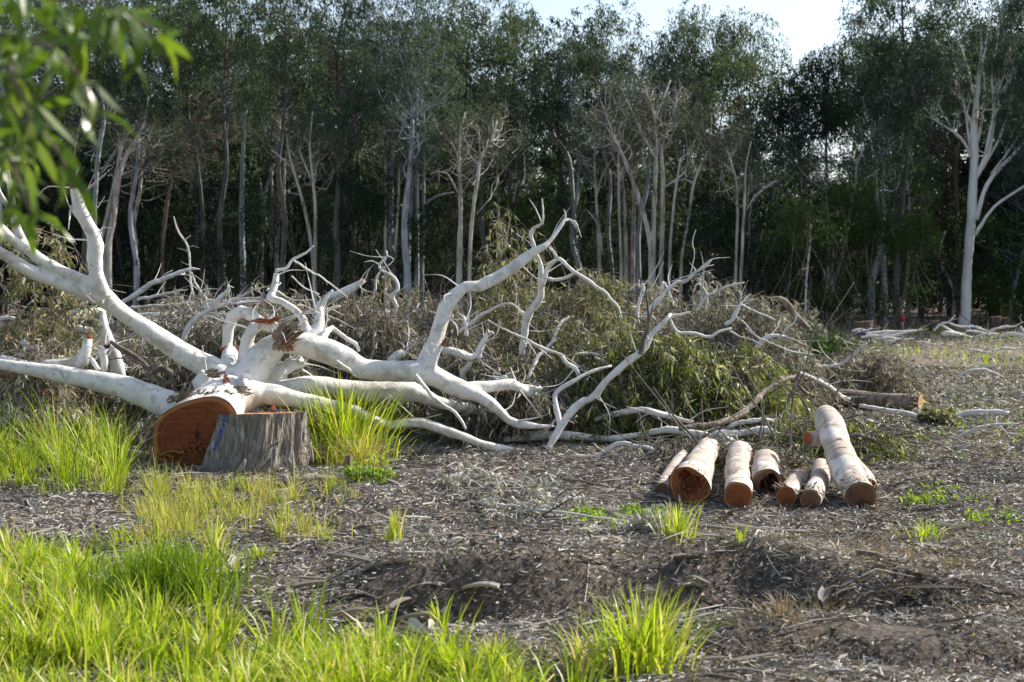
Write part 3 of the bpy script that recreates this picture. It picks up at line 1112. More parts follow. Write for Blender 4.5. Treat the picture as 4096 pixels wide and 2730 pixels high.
    limb('B', [(1120, 850, 80), (1250, 815, 70), (1380, 785, 76), (1520, 785, 82), (1660, 800, 82), (1780, 815, 80), (350, 535, 76, 'D'), (550, 530, 86, 'D'), (690, 535, 86, 'D'), (780, 565, 70, 'D'), (900, 622, 48, 'D'), (1050, 660, 42, 'D'), (1200, 682, 38, 'D'), (1400, 702, 32, 'D'), (1550, 742, 25, 'D'), (1640, 772, 18, 'D')], (13.8, 14.9))
    # knob near the hub
    limb('B', [(640, 880, 60), (600, 760, 70), (660, 690, 70)], 13.35)
    twig('A', [(2205, 765, 14), (2285, 748, 13), (2330, 690, 11), (80, 435, 10, 'C'), (160, 365, 5, 'C')], 14.3)
    twig('C', [(0, 485, 9), (110, 560, 8), (220, 620, 7), (320, 695, 6), (430, 780, 4)], 14.4)
    twig('C', [(-20, 610, 7), (80, 700, 6), (200, 755, 5)], 14.4)
    twig('C', [(180, 960, 20), (235, 830, 17), (270, 760, 15), (310, 720, 12)], 14.2)
    twig('C', [(310, 1025, 18), (400, 1090, 18), (490, 1155, 16), (520, 1205, 13)], (14.15, 14.3))
    twig('C', [(240, 900, 22), (280, 875, 15), (370, 850, 10)], 14.3)
    for a, b in (((2200, 156), (2250, 230)), ((2190, 160), (2260, 190)), ((2160, 172), (2158, 75)), ((2240, 170), (2270, 260)), ((2210, 160), (2300, 300))):
        m = ((a[0] + b[0]) / 2 + 12, (a[1] + b[1]) / 2 - 6)
        twig('C', [(*a, 9), (*m, 6), (*b, 3)], 14.6, 5)
    twig('D', [(720, 405, 20), (780, 480, 17), (850, 560, 16), (950, 640, 15), (1040, 700, 14), (1100, 780, 12), (1120, 830, 10)], (13.85, 13.8))
    twig('B', [(1690, 590, 12), (1790, 660, 11), (1850, 720, 8)], 13.8)
    for k in range(150):
        pr_ = limb_lines[rng.integers(len(limb_lines))]
        i_ = rng.integers(1, len(pr_))
        f_ = rng.random()
        p_ = pr_[i_ - 1][0] * (1 - f_) + pr_[i_][0] * f_
        r_ = pr_[i_ - 1][1] * (1 - f_) + pr_[i_][1] * f_
        if r_ > .075 or p_[1] < 13:
            continue
        d_ = rng.normal(0, 1, 3) * [1, .7, .9] + [.2, 0, .25]
        d_ /= np.linalg.norm(d_)
        L_ = rng.uniform(.10, .45)
        m_ = p_ + d_ * (r_ + L_ * .5) + rng.normal(0, .035, 3)
        e_ = m_ + d_ * L_ * .5 + rng.normal(0, .06, 3)
        q0 = rng.uniform(.004, .010)
        tube(thin, [(p_ + d_ * r_ * .7, q0 * 1.3), (m_, q0 * .8), (e_, q0 * .3)], 5, .05, wob=.4, caps=False)
    # fuse
    me0 = mb.mesh('tmp', 'white_bark')
    tmp = link('tmp', me0)
    md = tmp.modifiers.new('r', 'REMESH')
    md.mode = 'VOXEL'
    md.voxel_size = .0135
    ms = tmp.modifiers.new('s', 'SMOOTH')
    ms.factor = .5
    ms.iterations = 7
    dg = bpy.context.evaluated_depsgraph_get()
    ev = tmp.evaluated_get(dg)
    me1 = bpy.data.meshes.new_from_object(ev)
    nv = len(me1.vertices)
    co = np.empty(nv * 3, np.float32)
    me1.vertices.foreach_get('co', co)
    co = co.reshape(-1, 3).astype(float)
    no = np.empty(nv * 3, np.float32)
    me1.vertices.foreach_get('normal', no)
    no = no.reshape(-1, 3)
    npoly = len(me1.polygons)
    lt = np.empty(npoly, np.int32)
    me1.polygons.foreach_get('loop_total', lt)
    li = np.empty(len(me1.loops), np.int32)
    me1.loops.foreach_get('vertex_index', li)
    disp = np.array([mnoise.noise(Vector(c) * 3.2) * .016 + mnoise.noise(Vector(c) * 9.5) * .006 for c in co])
    co = co + no * disp[:, None]
    out = MB()
    st = np.concatenate([[0], np.cumsum(lt)[:-1]])
    fs = []
    for s_ in (3, 4):
        kk = st[lt == s_]
        if len(kk):
            fs.append(li[kk[:, None] + np.arange(s_)[None]])
    out.add(co, fs)
    tv, tf = thin.arrays()
    out.add(tv, tf)
    bpy.data.objects.remove(tmp)
    bpy.data.meshes.remove(me0)
    bpy.data.meshes.remove(me1)
    part('trunk', out, 'white_bark', root)
    # sawn face
    pith = P(*S_('B', 585, 1180), Yc) - fn * 0
    pith = pith - fn * np.dot(pith - cen, fn)
    face = cen + (ring0 - cen) * .985 + fn * .022
    fo = disc('sawn_face', face, 'red_heartwood', root, cen, fn, pith=pith + fn * .022)
    # hinge of torn fibres across the lower third, and the dark pith star
    m2 = MB()
    for k in range(70):
        t = k / 69
        b = P(*S_('B', 235 + 560 * t, 1345 - 90 * t + 14 * math.sin(t * 9)), Yc - .035 - .018 * (1 - t))
        b = b + rng.normal(0, .006, 3)
        d = np.array([rng.normal(.6, .5), -.5, rng.normal(.1, .5)])
        d /= np.linalg.norm(d)
        tube(m2, [(b, .011), (b + d * .03, .009), (b + d * rng.uniform(.04, .09), .002)], 5, .03)
    part('torn_hinge', m2, 'torn_wood', fo if False else root)
    m3 = MB()
    pc = pith + fn * .025
    e = [(math.cos(a), math.sin(a)) for a in np.linspace(0, 2 * math.pi, 20, endpoint=False)]
    pr = [(.030 if i % 2 else .019) * rng.uniform(.7, 1.15) for i in range(20)]
    ring = np.array([pc + ex * c * r + ey * s * r for (c, s), r in zip(e, pr)])
    m3.add(np.vstack([ring, pc[None] - fn * .004]), [np.stack([np.arange(20), (np.arange(20) + 1) % 20, np.full(20, 20)], -1)])
    for a, L in ((90, .11), (100, .06), (-90, .10), (20, .05), (160, .05), (-60, .045), (-130, .05), (55, .05)):
        d = ex * math.cos(R(a)) + ey * math.sin(R(a))
        s = np.cross(fn, d)
        p0 = pc + d * .01
        m3.add(np.array([p0 + s * .005, p0 - s * .005, p0 + d * L]), [np.array([[0, 1, 2]])])
    part('pith_crack', m3, 'pith', root)
    # torn bark and splinter plates
    def shards(name, tag_, cx, cy, wx, wy, n, Y, mat, ln, ang=0, wd=.02, out=.4):
        m = MB()
        for k in range(n):
            b = P(*S_(tag_, cx + rng.uniform(-wx, wx), cy + rng.uniform(-wy, wy)), Y + rng.uniform(-.03, .03))
            a = R(ang) + rng.normal(0, .22)
            d = np.array([math.cos(a), -rng.uniform(0, out), math.sin(a)])
            s = np.cross(d, [0, 1, .2])
            s /= np.linalg.norm(s)
            L = ln * rng.uniform(.4, 1.2)
            w = wd * rng.uniform(.5, 1.4)
            nn = np.cross(d, s)
            nn /= np.linalg.norm(nn)
            th = nn * w * .25
            cu = nn * L * rng.normal(0, .18)
            pts = [b - s * w, b + s * w, b + d * L * .5 + s * w * .8 + cu, b + d * L * .5 - s * w * .9 + cu, b + d * L + s * w * rng.uniform(-.5, .5)]
            vv = np.array([p + th for p in pts] + [p - th for p in pts])
            m.add(vv, [np.array([[0, 1, 2, 3], [6, 5, 8, 7]]), np.array([[3, 2, 4], [7, 9, 8], [2, 1, 6], [2, 6, 7], [2, 7, 9], [2, 9, 4], [0, 3, 8], [0, 8, 5], [3, 4, 9], [3, 9, 8]])])
        part(name, m, mat, root, smooth=False)
    shards('torn_bark', 'B', 1235, 440, 60, 70, 90, 13.60, 'torn_bark', .19, 38, .013)
    shards('torn_wood', 'B', 1290, 430, 40, 50, 46, 13.58, 'torn_wood', .09, -60, .008)
    shards('peeling_bark', 'B', 1090, 270, 100, 10, 44, 13.68, 'torn_wood', .10, 8, .008)
    shards('broken_rim', 'B', 838, 508, 75, 8, 60, 14.2, 'torn_wood', .05, 90, .006, .1)
    shards('bark_scar', 'B', 690, 700, 55, 22, 30, 13.1, 'torn_bark', .09, 12, .010)
    shards('bark_scar', 'B', 800, 720, 18, 34, 14, 13.2, 'torn_wood', .06, -40, .007)
    shards('bark_fringe', 'B', 640, 850, 240, 22, 50, 12.95, 'torn_bark', .07, 15, .007)
    shards('bark_fringe', 'B', 920, 830, 70, 34, 34, 13.2, 'torn_bark', .07, 20, .007)
    shards('bark_fringe', 'B', 410, 900, 80, 30, 50, 12.9, 'torn_bark', .12, 35, .009)
    shards('bark_flap', 'B', 200, 1130, 26, 120, 34, 12.85, 'torn_bark', .22, -105, .010)
    shards('snapped_end', 'C', 2020, 352, 30, 8, 14, 14.52, 'torn_wood', .06, 15, .012)
    shards('snapped_end', 'C', 1192, 1150, 10, 20, 10, 13.95, 'torn_wood', .06, 75, .010)
    # snapped leader continuing as dark red heartwood
    m = MB()
    tube(m, poly('A', [(590, 105, 33), (570, 50, 26), (548, 5, 22), (530, -40, 12)], 13.0), 10, wob=.1, rn=.1, ragged=.08)
    part('snapped_leader', m, 'torn_wood', root)


felled_gum()


# ------------------------------------------------------------------ the big stump
def big_stump():
    c = G(1020, 1888)
    c[1] += .32
    c[0] *= 1.0
    c[2] = float(gh(c[0], c[1])) - .03
    root = thing('tree_stump', c, 'broad grey barked sawn stump with a blue paint stripe and red splinters', 'stump')
    nA, nH = 400, 60
    ang = np.linspace(0, 2 * math.pi, nA, endpoint=False)
    H = .545
    v = []
    prof = []
    for k in range(nH):
        t = k / (nH - 1)
        flare = 1 + .20 * (1 - t) ** 2.0 + .02 * math.sin(t * 5)
        lob = .030 * np.sin(ang * 5 + .7 + t * .4) * (1 - .5 * t) + .016 * np.sin(ang * 11 + 2 + t) + .012 * np.sin(ang * 17 - t * 1.6)
        fib = np.array([mnoise.noise(Vector((math.cos(a) * 13 + t * .5, math.sin(a) * 13, t * 2.2 + math.sin(a * 7) * .4))) for a in ang]) * .017
        fib2 = np.array([mnoise.noise(Vector((math.cos(a) * 42, math.sin(a) * 42 + t, t * 4.5))) for a in ang]) * .016
        r = .405 * flare + lob + fib + fib2
        leftlean = -.10 * (1 - t) ** 1.3
        tilt = (-.024 * np.sin(ang) + .010 * np.cos(ang)) * t
        v.append(np.stack([r * np.cos(ang) + leftlean, r * np.sin(ang), np.full(nA, t * H) + tilt], 1))
    V = np.concatenate(v) + c
    i = np.arange(nH - 1)[:, None] * nA
    j = np.arange(nA)[None]
    q = np.stack([i + j, i + (j + 1) % nA, i + nA + (j + 1) % nA, i + nA + j], -1).reshape(-1, 4)
    mb = MB()
    mb.add(V, [q])
    part('bark', mb, 'stump_bark', root)
    top = v[-1] + c
    ctr = top.mean(0)
    rim = ctr + (top - ctr) * .985
    rim[:, 2] = top[:, 2] - .004
    nrm = np.array([.02, .02, 1.0])
    disc('sawn_top', rim[::2], 'orange_cut', root, ctr, nrm + np.array([0, .0001, 0]))
    m = MB()
    for x, y, h, w in ((.115, -.02, .13, .013), (.10, .0, .09, .012), (.13, .01, .06, .012), (.0, .05, .05, .007), (-.06, .0, .055, .008), (-.14, .02, .035, .008), (.17, .0, .03, .02), (.2, .03, .03, .02), (.25, 0, .025, .014), (-.2, .03, .02, .008), (.06, .06, .035, .012), (.05, -.05, .03, .01), (-.1, .04, .03, .006)):
        for s in range(3):
            b = ctr + np.array([x + rng.normal(0, .012), y + rng.normal(0, .012), -.01])
            hh = h * (1 if s == 0 else rng.uniform(.3, .7))
            tube(m, [(b, w), (b + [rng.normal(0, .004), 0, hh * .5], w * .6), (b + [rng.normal(0, .008), 0, hh], .001)], 5, .03)
    part('splinters', m, 'torn_wood', root)
    m = MB()
    for x, y, h, w in ((-.03, -.03, .055, .006), (.14, -.03, .04, .010), (.17, -.03, .025, .012), (.2, -.02, .02, .01)):
        b = ctr + np.array([x, y, -.005])
        tube(m, [(b, w), (b + [.004, 0, h * .6], w * .7), (b + [.006, 0, h], .001)], 5, .02)
    part('painted_splinters', m, 'blue_paint', root)
    # paint stripe hugging the bark
    ia = int(((math.pi + R(58)) / (2 * math.pi)) * nA)
    ia = int((R(180 + 48) / (2 * math.pi)) * nA)
    m = MB()
    vv = []
    ks = list(range(26, nH))
    for k in ks:
        for dj in range(0, 6, 2):
            p = v[k][ia + dj + int((nH - k) * .03)] + c
            rad = np.array([p[0] - c[0], p[1] - c[1], 0])
            rad /= np.linalg.norm(rad)
            vv.append(p + rad * .003)
    vv = np.array(vv)
    f = []
    for a in range(len(ks) - 1):
        for b in range(2):
            if rng.random() < .3:
                continue
            f.append([a * 3 + b, a * 3 + b + 1, (a + 1) * 3 + b + 1, (a + 1) * 3 + b])
    m.add(vv, [np.array(f)])
    part('paint_stripe', m, 'blue_paint', root)
    # loose bark strips at the foot
    def strip(pts, Y, w, mat='stump_bark'):
        m = MB()
        tube(m, [(p, w * s) for p, s in zip([P(*S_('B', x, y), Y) for x, y in pts], (1, 1.1, .9, .5)[:len(pts)])], 7, .03, rn=.12, wob=.1)
        part('bark_strip', m, mat, root)
    strip([(1165, 1270), (1130, 1350), (1080, 1430), (1020, 1500)], 11.62, .020)
    strip([(1230, 1235), (1180, 1260), (1140, 1275)], 11.62, .012)
    strip([(1300, 1370), (1320, 1430), (1345, 1520)], 11.60, .015)
    strip([(1340, 1330), (1345, 1400), (1350, 1520)], 11.60, .011)
    strip([(1480, 1240), (1490, 1300), (1505, 1400)], 11.85, .012)
    strip([(960, 1380), (930, 1440), (880, 1500)], 11.55, .016)


big_stump()


def stump(u, v, r, h, label, mat='stump_bark', cut='orange_cut', lean=(0, 0), group='small cut stumps', paint=None):
    c = G(u, v)
    c[2] = float(gh(c[0], c[1])) - .03
    root = thing('tree_stump', c, label, 'stump', group)
    mb = MB()
    n = 20
    rows = []
    for k in range(9):
        t = k / 8
        a = np.arange(n) / n * 2 * math.pi
        rr = r * (1 + .25 * (1 - t) ** 3) * (1 + .05 * np.sin(a * 3 + t) + rng.normal(0, .03, n))
        rows.append(np.stack([rr * np.cos(a) + lean[0] * t * h, rr * np.sin(a) + lean[1] * t * h, np.full(n, t * (h + .03)) + (rr * np.cos(a) * .1 if k == 8 else 0)], 1) + c)
    v_ = np.concatenate(rows)
    i = np.arange(8)[:, None] * n
    j = np.arange(n)[None]
    mb.add(v_, [np.stack([i + j, i + (j + 1) % n, i + n + (j + 1) % n, i + n + j], -1).reshape(-1, 4)])
    part('bark', mb, mat, root)
    top = rows[-1].copy()
    ctr = top.mean(0)
    rim = ctr + (top - ctr) * .98 - [0, 0, .003]
    disc('sawn_top', rim, cut, root, ctr, (-.1, .001, 1.0))
    if paint:
        m = MB()
        k = 5
        f = rows[6][12:12 + k] * 1.0
        g = rows[8][12:12 + k] * 1.0
        ctr2 = np.array([c[0], c[1], 0])
        for arr in (f, g):
            d = arr - ctr2
            d[:, 2] = 0
            arr += d / np.linalg.norm(d, axis=1)[:, None] * .006
        m.add(np.vstack([f, g]), [np.array([[i_, i_ + 1, k + i_ + 1, k + i_] for i_ in range(k - 1)])])
        part('paint_mark', m, paint, root)
    return root


stump(1395, 1905, .036, .165, 'little brown sawn sapling stump right of the big stump', 'rough_bark', 'log_cut')
stump(1575, 1740, .055, .36, 'leaning post like sawn sapling stump among the white limbs', 'rough_bark', 'orange_cut', lean=(.18, 0))
for (u, v, r, h, lb, pt) in [
        (3455, 1345, .34, .55, 'widest sawn stump at the forest edge', None), (3500, 1352, .16, .4, 'narrow sawn stump right beside the widest far stump', None),
        (3525, 1330, .2, .38, 'mid sized far stump between the widest stump and the red marker', None), (3455, 1378, .22, .35, 'sunlit near stump below the widest far stump with blue paint', 'blue_paint'),
        (3640, 1322, .15, .45, 'upright far stump just right of the red marker', None), (3740, 1335, .2, .5, 'far stump beside the two big standing trunks', None),
        (3980, 1325, .26, .55, 'broad far stump right of the white gum', None), (4020, 1325, .16, .5, 'slim far stump paired with the broad one right of the white gum', None),
        (3890, 1365, .16, .4, 'far stump with blue paint among white branches', 'blue_paint'), (3000, 1345, .55, .5, 'large pale stump behind the debris with a split orange top', None)]:
    stump(u, v, r, h, lb, 'brown_trunk' if u != 3000 else 'grey_branch', 'orange_cut', group='far stumps at the forest edge', paint=pt)
stump(110, 1360, .13, .45, 'dark sawn stump at the left under a pale stick', 'dark_branch', 'log_cut')
c = G(3610, 1330)
t = thing('marker_peg', c, 'small peg with a red top standing near the far stumps', 'marker peg')
mb = MB()
tube(mb, [(c + [0, 0, -.05], .03), (c + [0, 0, .40], .03)], 8, .1)
part('peg', mb, 'grey_branch', t)
mb = MB()
tube(mb, [(c + [0, 0, .40], .05), (c + [0, 0, .52], .075), (c + [0, 0, .60], .05)], 10, .03)
part('red_cap', mb, 'red_paint', t)


# ------------------------------------------------------------------ the cut logs
def cut_log(f, fr, b, br_, label, face='log_cut', zf=None, zb=None, knob=None, hollow=False, shape=None, name='cut_log', mat='log_bark', collar=None, tagf='F', nrm=None, group='cut logs laid out on the litter'):
    """f,b: front and back end centres in the crop; radii in crop px"""
    sc = CR[tagf][2]

    def end(p, r, z):
        u, v = S_(tagf, *p)
        if z is None:
            Y = 11.0
            for _ in range(4):
                rad = r * sc * Y / F
                g = G(u, v, rad * .96)
                Y = g[1]
            g[2] += float(gh(g[0], g[1])) * .5
            return g, r * sc * Y / F
        q = P(u, v, z)
        return q, r * sc * z / F
    p0, r0 = end(f, fr, zf)
    p1, r1 = end(b, br_, zb)
    root = thing(name, (p0[0], p0[1], 0), label, 'log', group)
    d = p1 - p0
    L = np.linalg.norm(d)
    d /= L
    up = np.array([0, 0, 1.0])
    s = np.cross(d, up)
    s /= np.linalg.norm(s)
    w = np.cross(s, d)
    n, k = 40, 46
    a = np.arange(n) / n * 2 * math.pi
    sh = np.ones(n) if shape is None else 1 + shape[0] * np.cos(a * 2 + shape[1]) + shape[2] * np.cos(a * 3 + shape[3])
    seed = random.random() * 50
    rows, al = [], []
    ff = np.array([-.02, -1, .05]) if nrm is None else np.array(nrm, float)
    for q in range(k):
        t = q / (k - 1)
        c = p0 * (1 - t) + p1 * t + w * .012 * math.sin(t * 7 + seed) + s * .015 * math.sin(t * 5 + seed)
        r = r0 * (1 - t) + r1 * t
        r *= 1 + .035 * math.sin(t * 13 + seed) + .02 * math.sin(t * 31 + seed * 2)
        nz = np.array([mnoise.noise(Vector((math.cos(x) * 1.5 + seed, math.sin(x) * 1.5, t * L * 3))) for x in a]) * .07
        ring = c + (r * (sh * (1 - t) + t) * (1 + nz))[:, None] * (np.cos(a)[:, None] * s + np.sin(a)[:, None] * w)
        rows.append(ring)
        al += [t * L] * n
    V = np.concatenate(rows)
    i = np.arange(k - 1)[:, None] * n
    j = np.arange(n)[None]
    mb = MB()
    c1 = rows[-1].mean(0)
    mb.add(np.vstack([V, c1[None]]), [np.stack([i + j, i + n + j, i + n + (j + 1) % n, i + (j + 1) % n], -1).reshape(-1, 4),
                                     np.stack([np.full(n, k * n), (k - 1) * n + (np.arange(n) + 1) % n, (k - 1) * n + np.arange(n)], -1)], None, np.array(al + [L]))
    fr_ = rows[0]
    c0 = fr_.mean(0)
    rim = c0 + (fr_ - c0) * .975 - d * .004
    if hollow:
        # sunken rotten heart: a ring of sound wood round a dark cavity
        inner = c0 + (fr_ - c0) * (.62 + .1 * np.sin(a * 3 + seed) + rng.normal(0, .03, n))[:, None] + w * r0 * hollow[1] + s * r0 * hollow[0]
        deep = c0 + (inner - c0) * .55 + d * .16
        m = MB()
        m.add(np.vstack([rim, inner - d * .002]), [np.stack([np.arange(n), (np.arange(n) + 1) % n, n + (np.arange(n) + 1) % n, n + np.arange(n)], -1)])
        me = m.mesh('sawn_face', face, origin=np.array(c0))
        at = me.attributes.new('rim', 'FLOAT', 'POINT')
        at.data.foreach_set('value', np.array([1.0] * n + [.5] * n, np.float32))
        link('sawn_face', me, root, Vector(c0) - Vector(root.location))
        m = MB()
        m.add(np.vstack([inner - d * .002, deep, deep.mean(0)[None]]), [np.stack([np.arange(n), (np.arange(n) + 1) % n, n + (np.arange(n) + 1) % n, n + np.arange(n)], -1), np.stack([n + np.arange(n), n + (np.arange(n) + 1) % n, np.full(n, 2 * n)], -1)])
        for q in range(26):
            b_ = inner[rng.integers(n)] * .75 + c0 * .25 + d * rng.uniform(0, .08)
            e_ = b_ + rng.normal(0, .03, 3) - d * .03
            tube(m, [(b_, .007), ((b_ + e_) / 2 + rng.normal(0, .006, 3), .006), (e_, .002)], 5, .02)
        part('rotten_heart', m, 'rot' if hollow[2] else 'torn_wood', root)
    else:
        disc('sawn_face', rim, face, root, c0, -d, pith=c0 + s * r0 * .06 - w * r0 * .08 - d * .004, rough=.0008)
    # curling bark scraps where the cut tore the skin
    for q in range(16 if collar is None else collar):
        t = abs(rng.normal(0, .05)) if rng.random() < .7 else rng.uniform(.1, .8)
        x = rng.uniform(.1, math.pi - .1)
        r = (r0 * (1 - t) + r1 * t) * 1.02
        b_ = p0 * (1 - t) + p1 * t + r * (math.cos(x) * s + math.sin(x) * w)
        nn = math.cos(x) * s + math.sin(x) * w
        tt = np.cross(nn, d) * rng.choice([-1, 1]) + d * rng.normal(0, .6)
        tt /= np.linalg.norm(tt)
        ln = rng.uniform(.03, .10)
        wd = np.cross(tt, nn) * rng.uniform(.006, .016)
        vv = np.array([b_ - wd, b_ + wd, b_ + tt * ln * .5 + wd * .8 + nn * .012, b_ + tt * ln * .5 - wd * .8 + nn * .012, b_ + tt * ln + nn * .03])
        mb.add(vv, [np.array([[0, 1, 2, 3]]), np.array([[3, 2, 4]])], mi=1)
    part('bark', mb, [mat, 'torn_bark'], root)
    if knob:
        m = MB()
        q0 = P(*S_(tagf, *knob[0]), knob[2])
        q1 = P(*S_(tagf, *knob[1]), knob[2] - .12)
        rk = knob[3] * sc * knob[2] / F
        tube(m, [(q0, rk * 1.15), (q0 * .5 + q1 * .5, rk), (q1, rk * .95)], 18, .03, rn=.03)
        ko = part('branch_stub', m, mat, root)
        dd = (q1 - q0) / np.linalg.norm(q1 - q0)
        ss = np.cross(dd, up)
        ss /= np.linalg.norm(ss)
        wwv = np.cross(ss, dd)
        ring = np.array([q1 + dd * rk * .30 + rk * .9 * (math.cos(x) * ss + math.sin(x) * wwv) for x in a])
        disc('stub_face', ring, 'log_cut', root, q1 + dd * rk * .30, dd)
    return root


cut_log((172, 518), 33, (282, 345), 33, 'slim cut log on the left edge of the log row, half behind a thick one', 'log_cut_stained')
cut_log((283, 512), 86, (382, 352), 52, 'thickest cut log with a rotten torn red end', 'log_cut', hollow=(.05, .18, False), shape=(.07, .8, .06, .4), collar=30)
cut_log((507, 562), 63, (528, 362), 54, 'straight cut log with clean orange end and small dark hole', 'log_cut')
cut_log((657, 488), 70, (634, 385), 55, 'short fat cut log with a dark hollow end', 'log_cut_stained', hollow=(.15, .05, True))
cut_log((727, 554), 46, (800, 480), 40, 'shortest cut log with ragged bark and an orange end', 'log_cut', collar=60)
cut_log((853, 562), 50, (905, 420), 40, 'thin cut log trapped under the leaning one, with frayed bark', 'log_cut_stained', collar=50)
cut_log((1075, 560), 74, (912, 192), 60, 'long cut log leaning up over the others with a branch stub', 'log_cut_stained', zf=10.55, zb=12.3, knob=((955, 290), (842, 292), 12.0, 36), collar=24)
cut_log((1118, 505), 30, (1016, 345), 34, 'pale cut log mostly hidden behind the leaning log', 'log_cut')
c = P(*S_('F', 1050, 560), 10.2)

# long brown log further back, and stacked logs at the far left
cut_log((868, 703), 36, (300, 655), 42, 'long weathered brown log with an orange sawn end lying right of the leaf heap', 'orange_cut', zf=18.7, zb=19.6, mat='rough_bark', tagf='G', name='fallen_log', group='logs lying further back', collar=20)
cut_log((500, 1110), 22, (900, 1085), 25, 'pale far log with a small round end in the left slash', 'orange_cut', zf=26, zb=28, tagf='A', name='fallen_log', mat='grey_branch', group='logs lying further back')
cut_log((452, 1157), 22, (700, 1140), 20, 'dark ended far log under the pale one in the left slash', 'log_cut', zf=25, zb=27, tagf='A', name='fallen_log', mat='rough_bark', group='logs lying further back')
cut_log((1192, 1142), 29, (1100, 1138), 29, 'short far log whose orange end faces right above the big limb', 'orange_cut', zf=25.5, zb=26.5, tagf='A', name='fallen_log', mat='rough_bark', group='logs lying further back')
cut_log((60, 1300), 62, (-160, 1290), 60, 'rotten crumbling brown log end at the left edge', 'orange_cut', zf=15.5, zb=15.9, tagf='A', name='fallen_log', mat='rough_bark', group='logs lying further back', collar=60)
cut_log((340, 1595), 40, (-140, 1570), 60, 'rotten brown log with flaking bark under the lower left limb', 'orange_cut', zf=14.0, zb=14.1, tagf='A', name='fallen_log', mat='rough_bark', group='logs lying further back', collar=60)
CR['H'] = (0, 900, .6377)


# ------------------------------------------------------------------ loose fallen branches
def branch(label, mat, *lines, group='loose fallen branches', name='fallen_branch', twigs=5, sides=8, end=None):
    """lines: (crop, points, depth) - first one is the main stem, others its side shoots"""
    prs = [poly(*l) for l in lines]
    o = prs[0][0][0]
    root = thing(name, o, label, 'branch', group)
    for i, pr in enumerate(prs):
        mb = MB()
        pts, rad, tan = tube(mb, pr, sides if i == 0 else 7, wob=.16, rn=.07)
        if twigs and i == 0:
            for k in range(twigs):
                q = rng.integers(len(pts) // 3, len(pts))
                d = rng.normal(0, 1, 3) * [1, .7, .8] + tan[q] * .8
                d /= np.linalg.norm(d)
                L = rng.uniform(.12, .5)
                r = min(rad[q] * .5, .008)
                m = pts[q] + d * L * .5 + rng.normal(0, .03, 3)
                tube(mb, [(pts[q], r), (m, r * .7), (m + d * L * .5 + rng.normal(0, .05, 3), r * .3)], 5, .06, caps=False)
        part('stem' if i == 0 else 'side_shoot', mb, mat, root)
    if end:
        e, dirn = prs[0][-1][0], prs[0][-1][0] - prs[0][-2][0]
        dirn = dirn / np.linalg.norm(dirn)
        m = MB()
        r = prs[0][-1][1]
        for k in range(14):
            b = e + rng.normal(0, r * .4, 3)
            tube(m, [(b - dirn * r * .3, r * .3), (b + dirn * r * rng.uniform(.2, 1.4) + rng.normal(0, r * .2, 3), .002)], 5, .05)
        part('torn_end', m, end, root)
    return root


branch('forked white pole leaning up from the litter, its long arm splitting into bare grey twigs', 'white_bark',
       ('D', [(1765, 1020, 20), (1790, 970, 24), (1835, 890, 29), (1890, 800, 29), (1960, 705, 33), (2050, 632, 33), (2150, 570, 31), (2230, 470, 28), (800, 1110, 28, 'E'), (900, 1040, 28, 'E'), (965, 975, 23, 'E'), (1010, 885, 20, 'E'), (1080, 820, 20, 'E'), (1145, 745, 18, 'E'), (1165, 718, 14, 'E')], (14.1, 14.6)),
       ('D', [(1845, 885, 25), (1875, 800, 24), (1865, 720, 24), (1850, 640, 22), (1838, 565, 21), (1880, 515, 19), (2000, 442, 17), (2100, 390, 15), (2200, 350, 13), (2290, 328, 10)], (14.2, 14.6)),
       ('E', [(1165, 725, 13), (1240, 718, 12), (1320, 698, 8)], 14.6),
       ('E', [(1158, 750, 12), (1190, 820, 12), (1240, 862, 13), (1350, 868, 13), (1480, 895, 13), (1560, 852, 12), (1650, 830, 10)], 14.6),
       ('E', [(1640, 850, 9), (1720, 895, 8), (1810, 920, 6), (1900, 965, 4)], 14.7))
branch('dark dead stick standing along the forked white pole', 'dark_branch',
       ('E', [(920, 1035, 20), (950, 930, 20), (985, 830, 15), (990, 760, 11), (980, 640, 8), (968, 520, 6)], 14.35), ('E', [(985, 800, 8), (1010, 700, 5), (1030, 600, 3)], 14.3))
branch('tall white bough forking upwards below the great limb tip', 'white_bark',
       ('C', [(1820, 1240, 24), (1835, 1110, 28), (1850, 1000, 32), (1880, 920, 33), (1935, 830, 30), (1970, 770, 27), (1980, 690, 25), (1972, 620, 21), (1976, 545, 19), (1962, 480, 17), (1938, 430, 15), (1915, 350, 15), (1895, 275, 17), (1920, 222, 16), (1985, 190, 13), (1992, 100, 7), (1984, -10, 5)], (15.8, 15.2)),
       ('C', [(1985, 690, 22), (2005, 620, 21), (2030, 540, 19), (2080, 492, 17), (2122, 472, 16), (2180, 530, 15), (2260, 590, 14), (2352, 640, 14), (560, 492, 13, 'E'), (640, 540, 12, 'E'), (690, 600, 11, 'E'), (745, 655, 9, 'E'), (772, 745, 6, 'E')], (15.5, 15.2)),
       ('C', [(2015, 625, 11), (2095, 642, 14), (2200, 612, 12), (2290, 555, 7)], 15.4),
       ('C', [(2040, 380, 10), (2080, 420, 12), (2105, 470, 12)], 15.2))
branch('crooked white branch rising out of the brownish heap on the left', 'white_bark',
       ('C', [(800, 950, 13), (818, 850, 16), (790, 770, 15), (832, 720, 14), (812, 640, 12), (770, 600, 12), (705, 570, 12), (682, 520, 11), (720, 482, 10), (745, 440, 7), (738, 405, 5)], 18),
       ('C', [(688, 575, 9), (655, 640, 10), (650, 720, 9), (630, 800, 7)], 18), ('C', [(700, 552, 8), (760, 520, 7), (792, 488, 4)], 18), ('C', [(680, 515, 6), (620, 490, 5), (560, 500, 3)], 18), ('C', [(745, 450, 5), (780, 462, 4), (800, 480, 3)], 18))
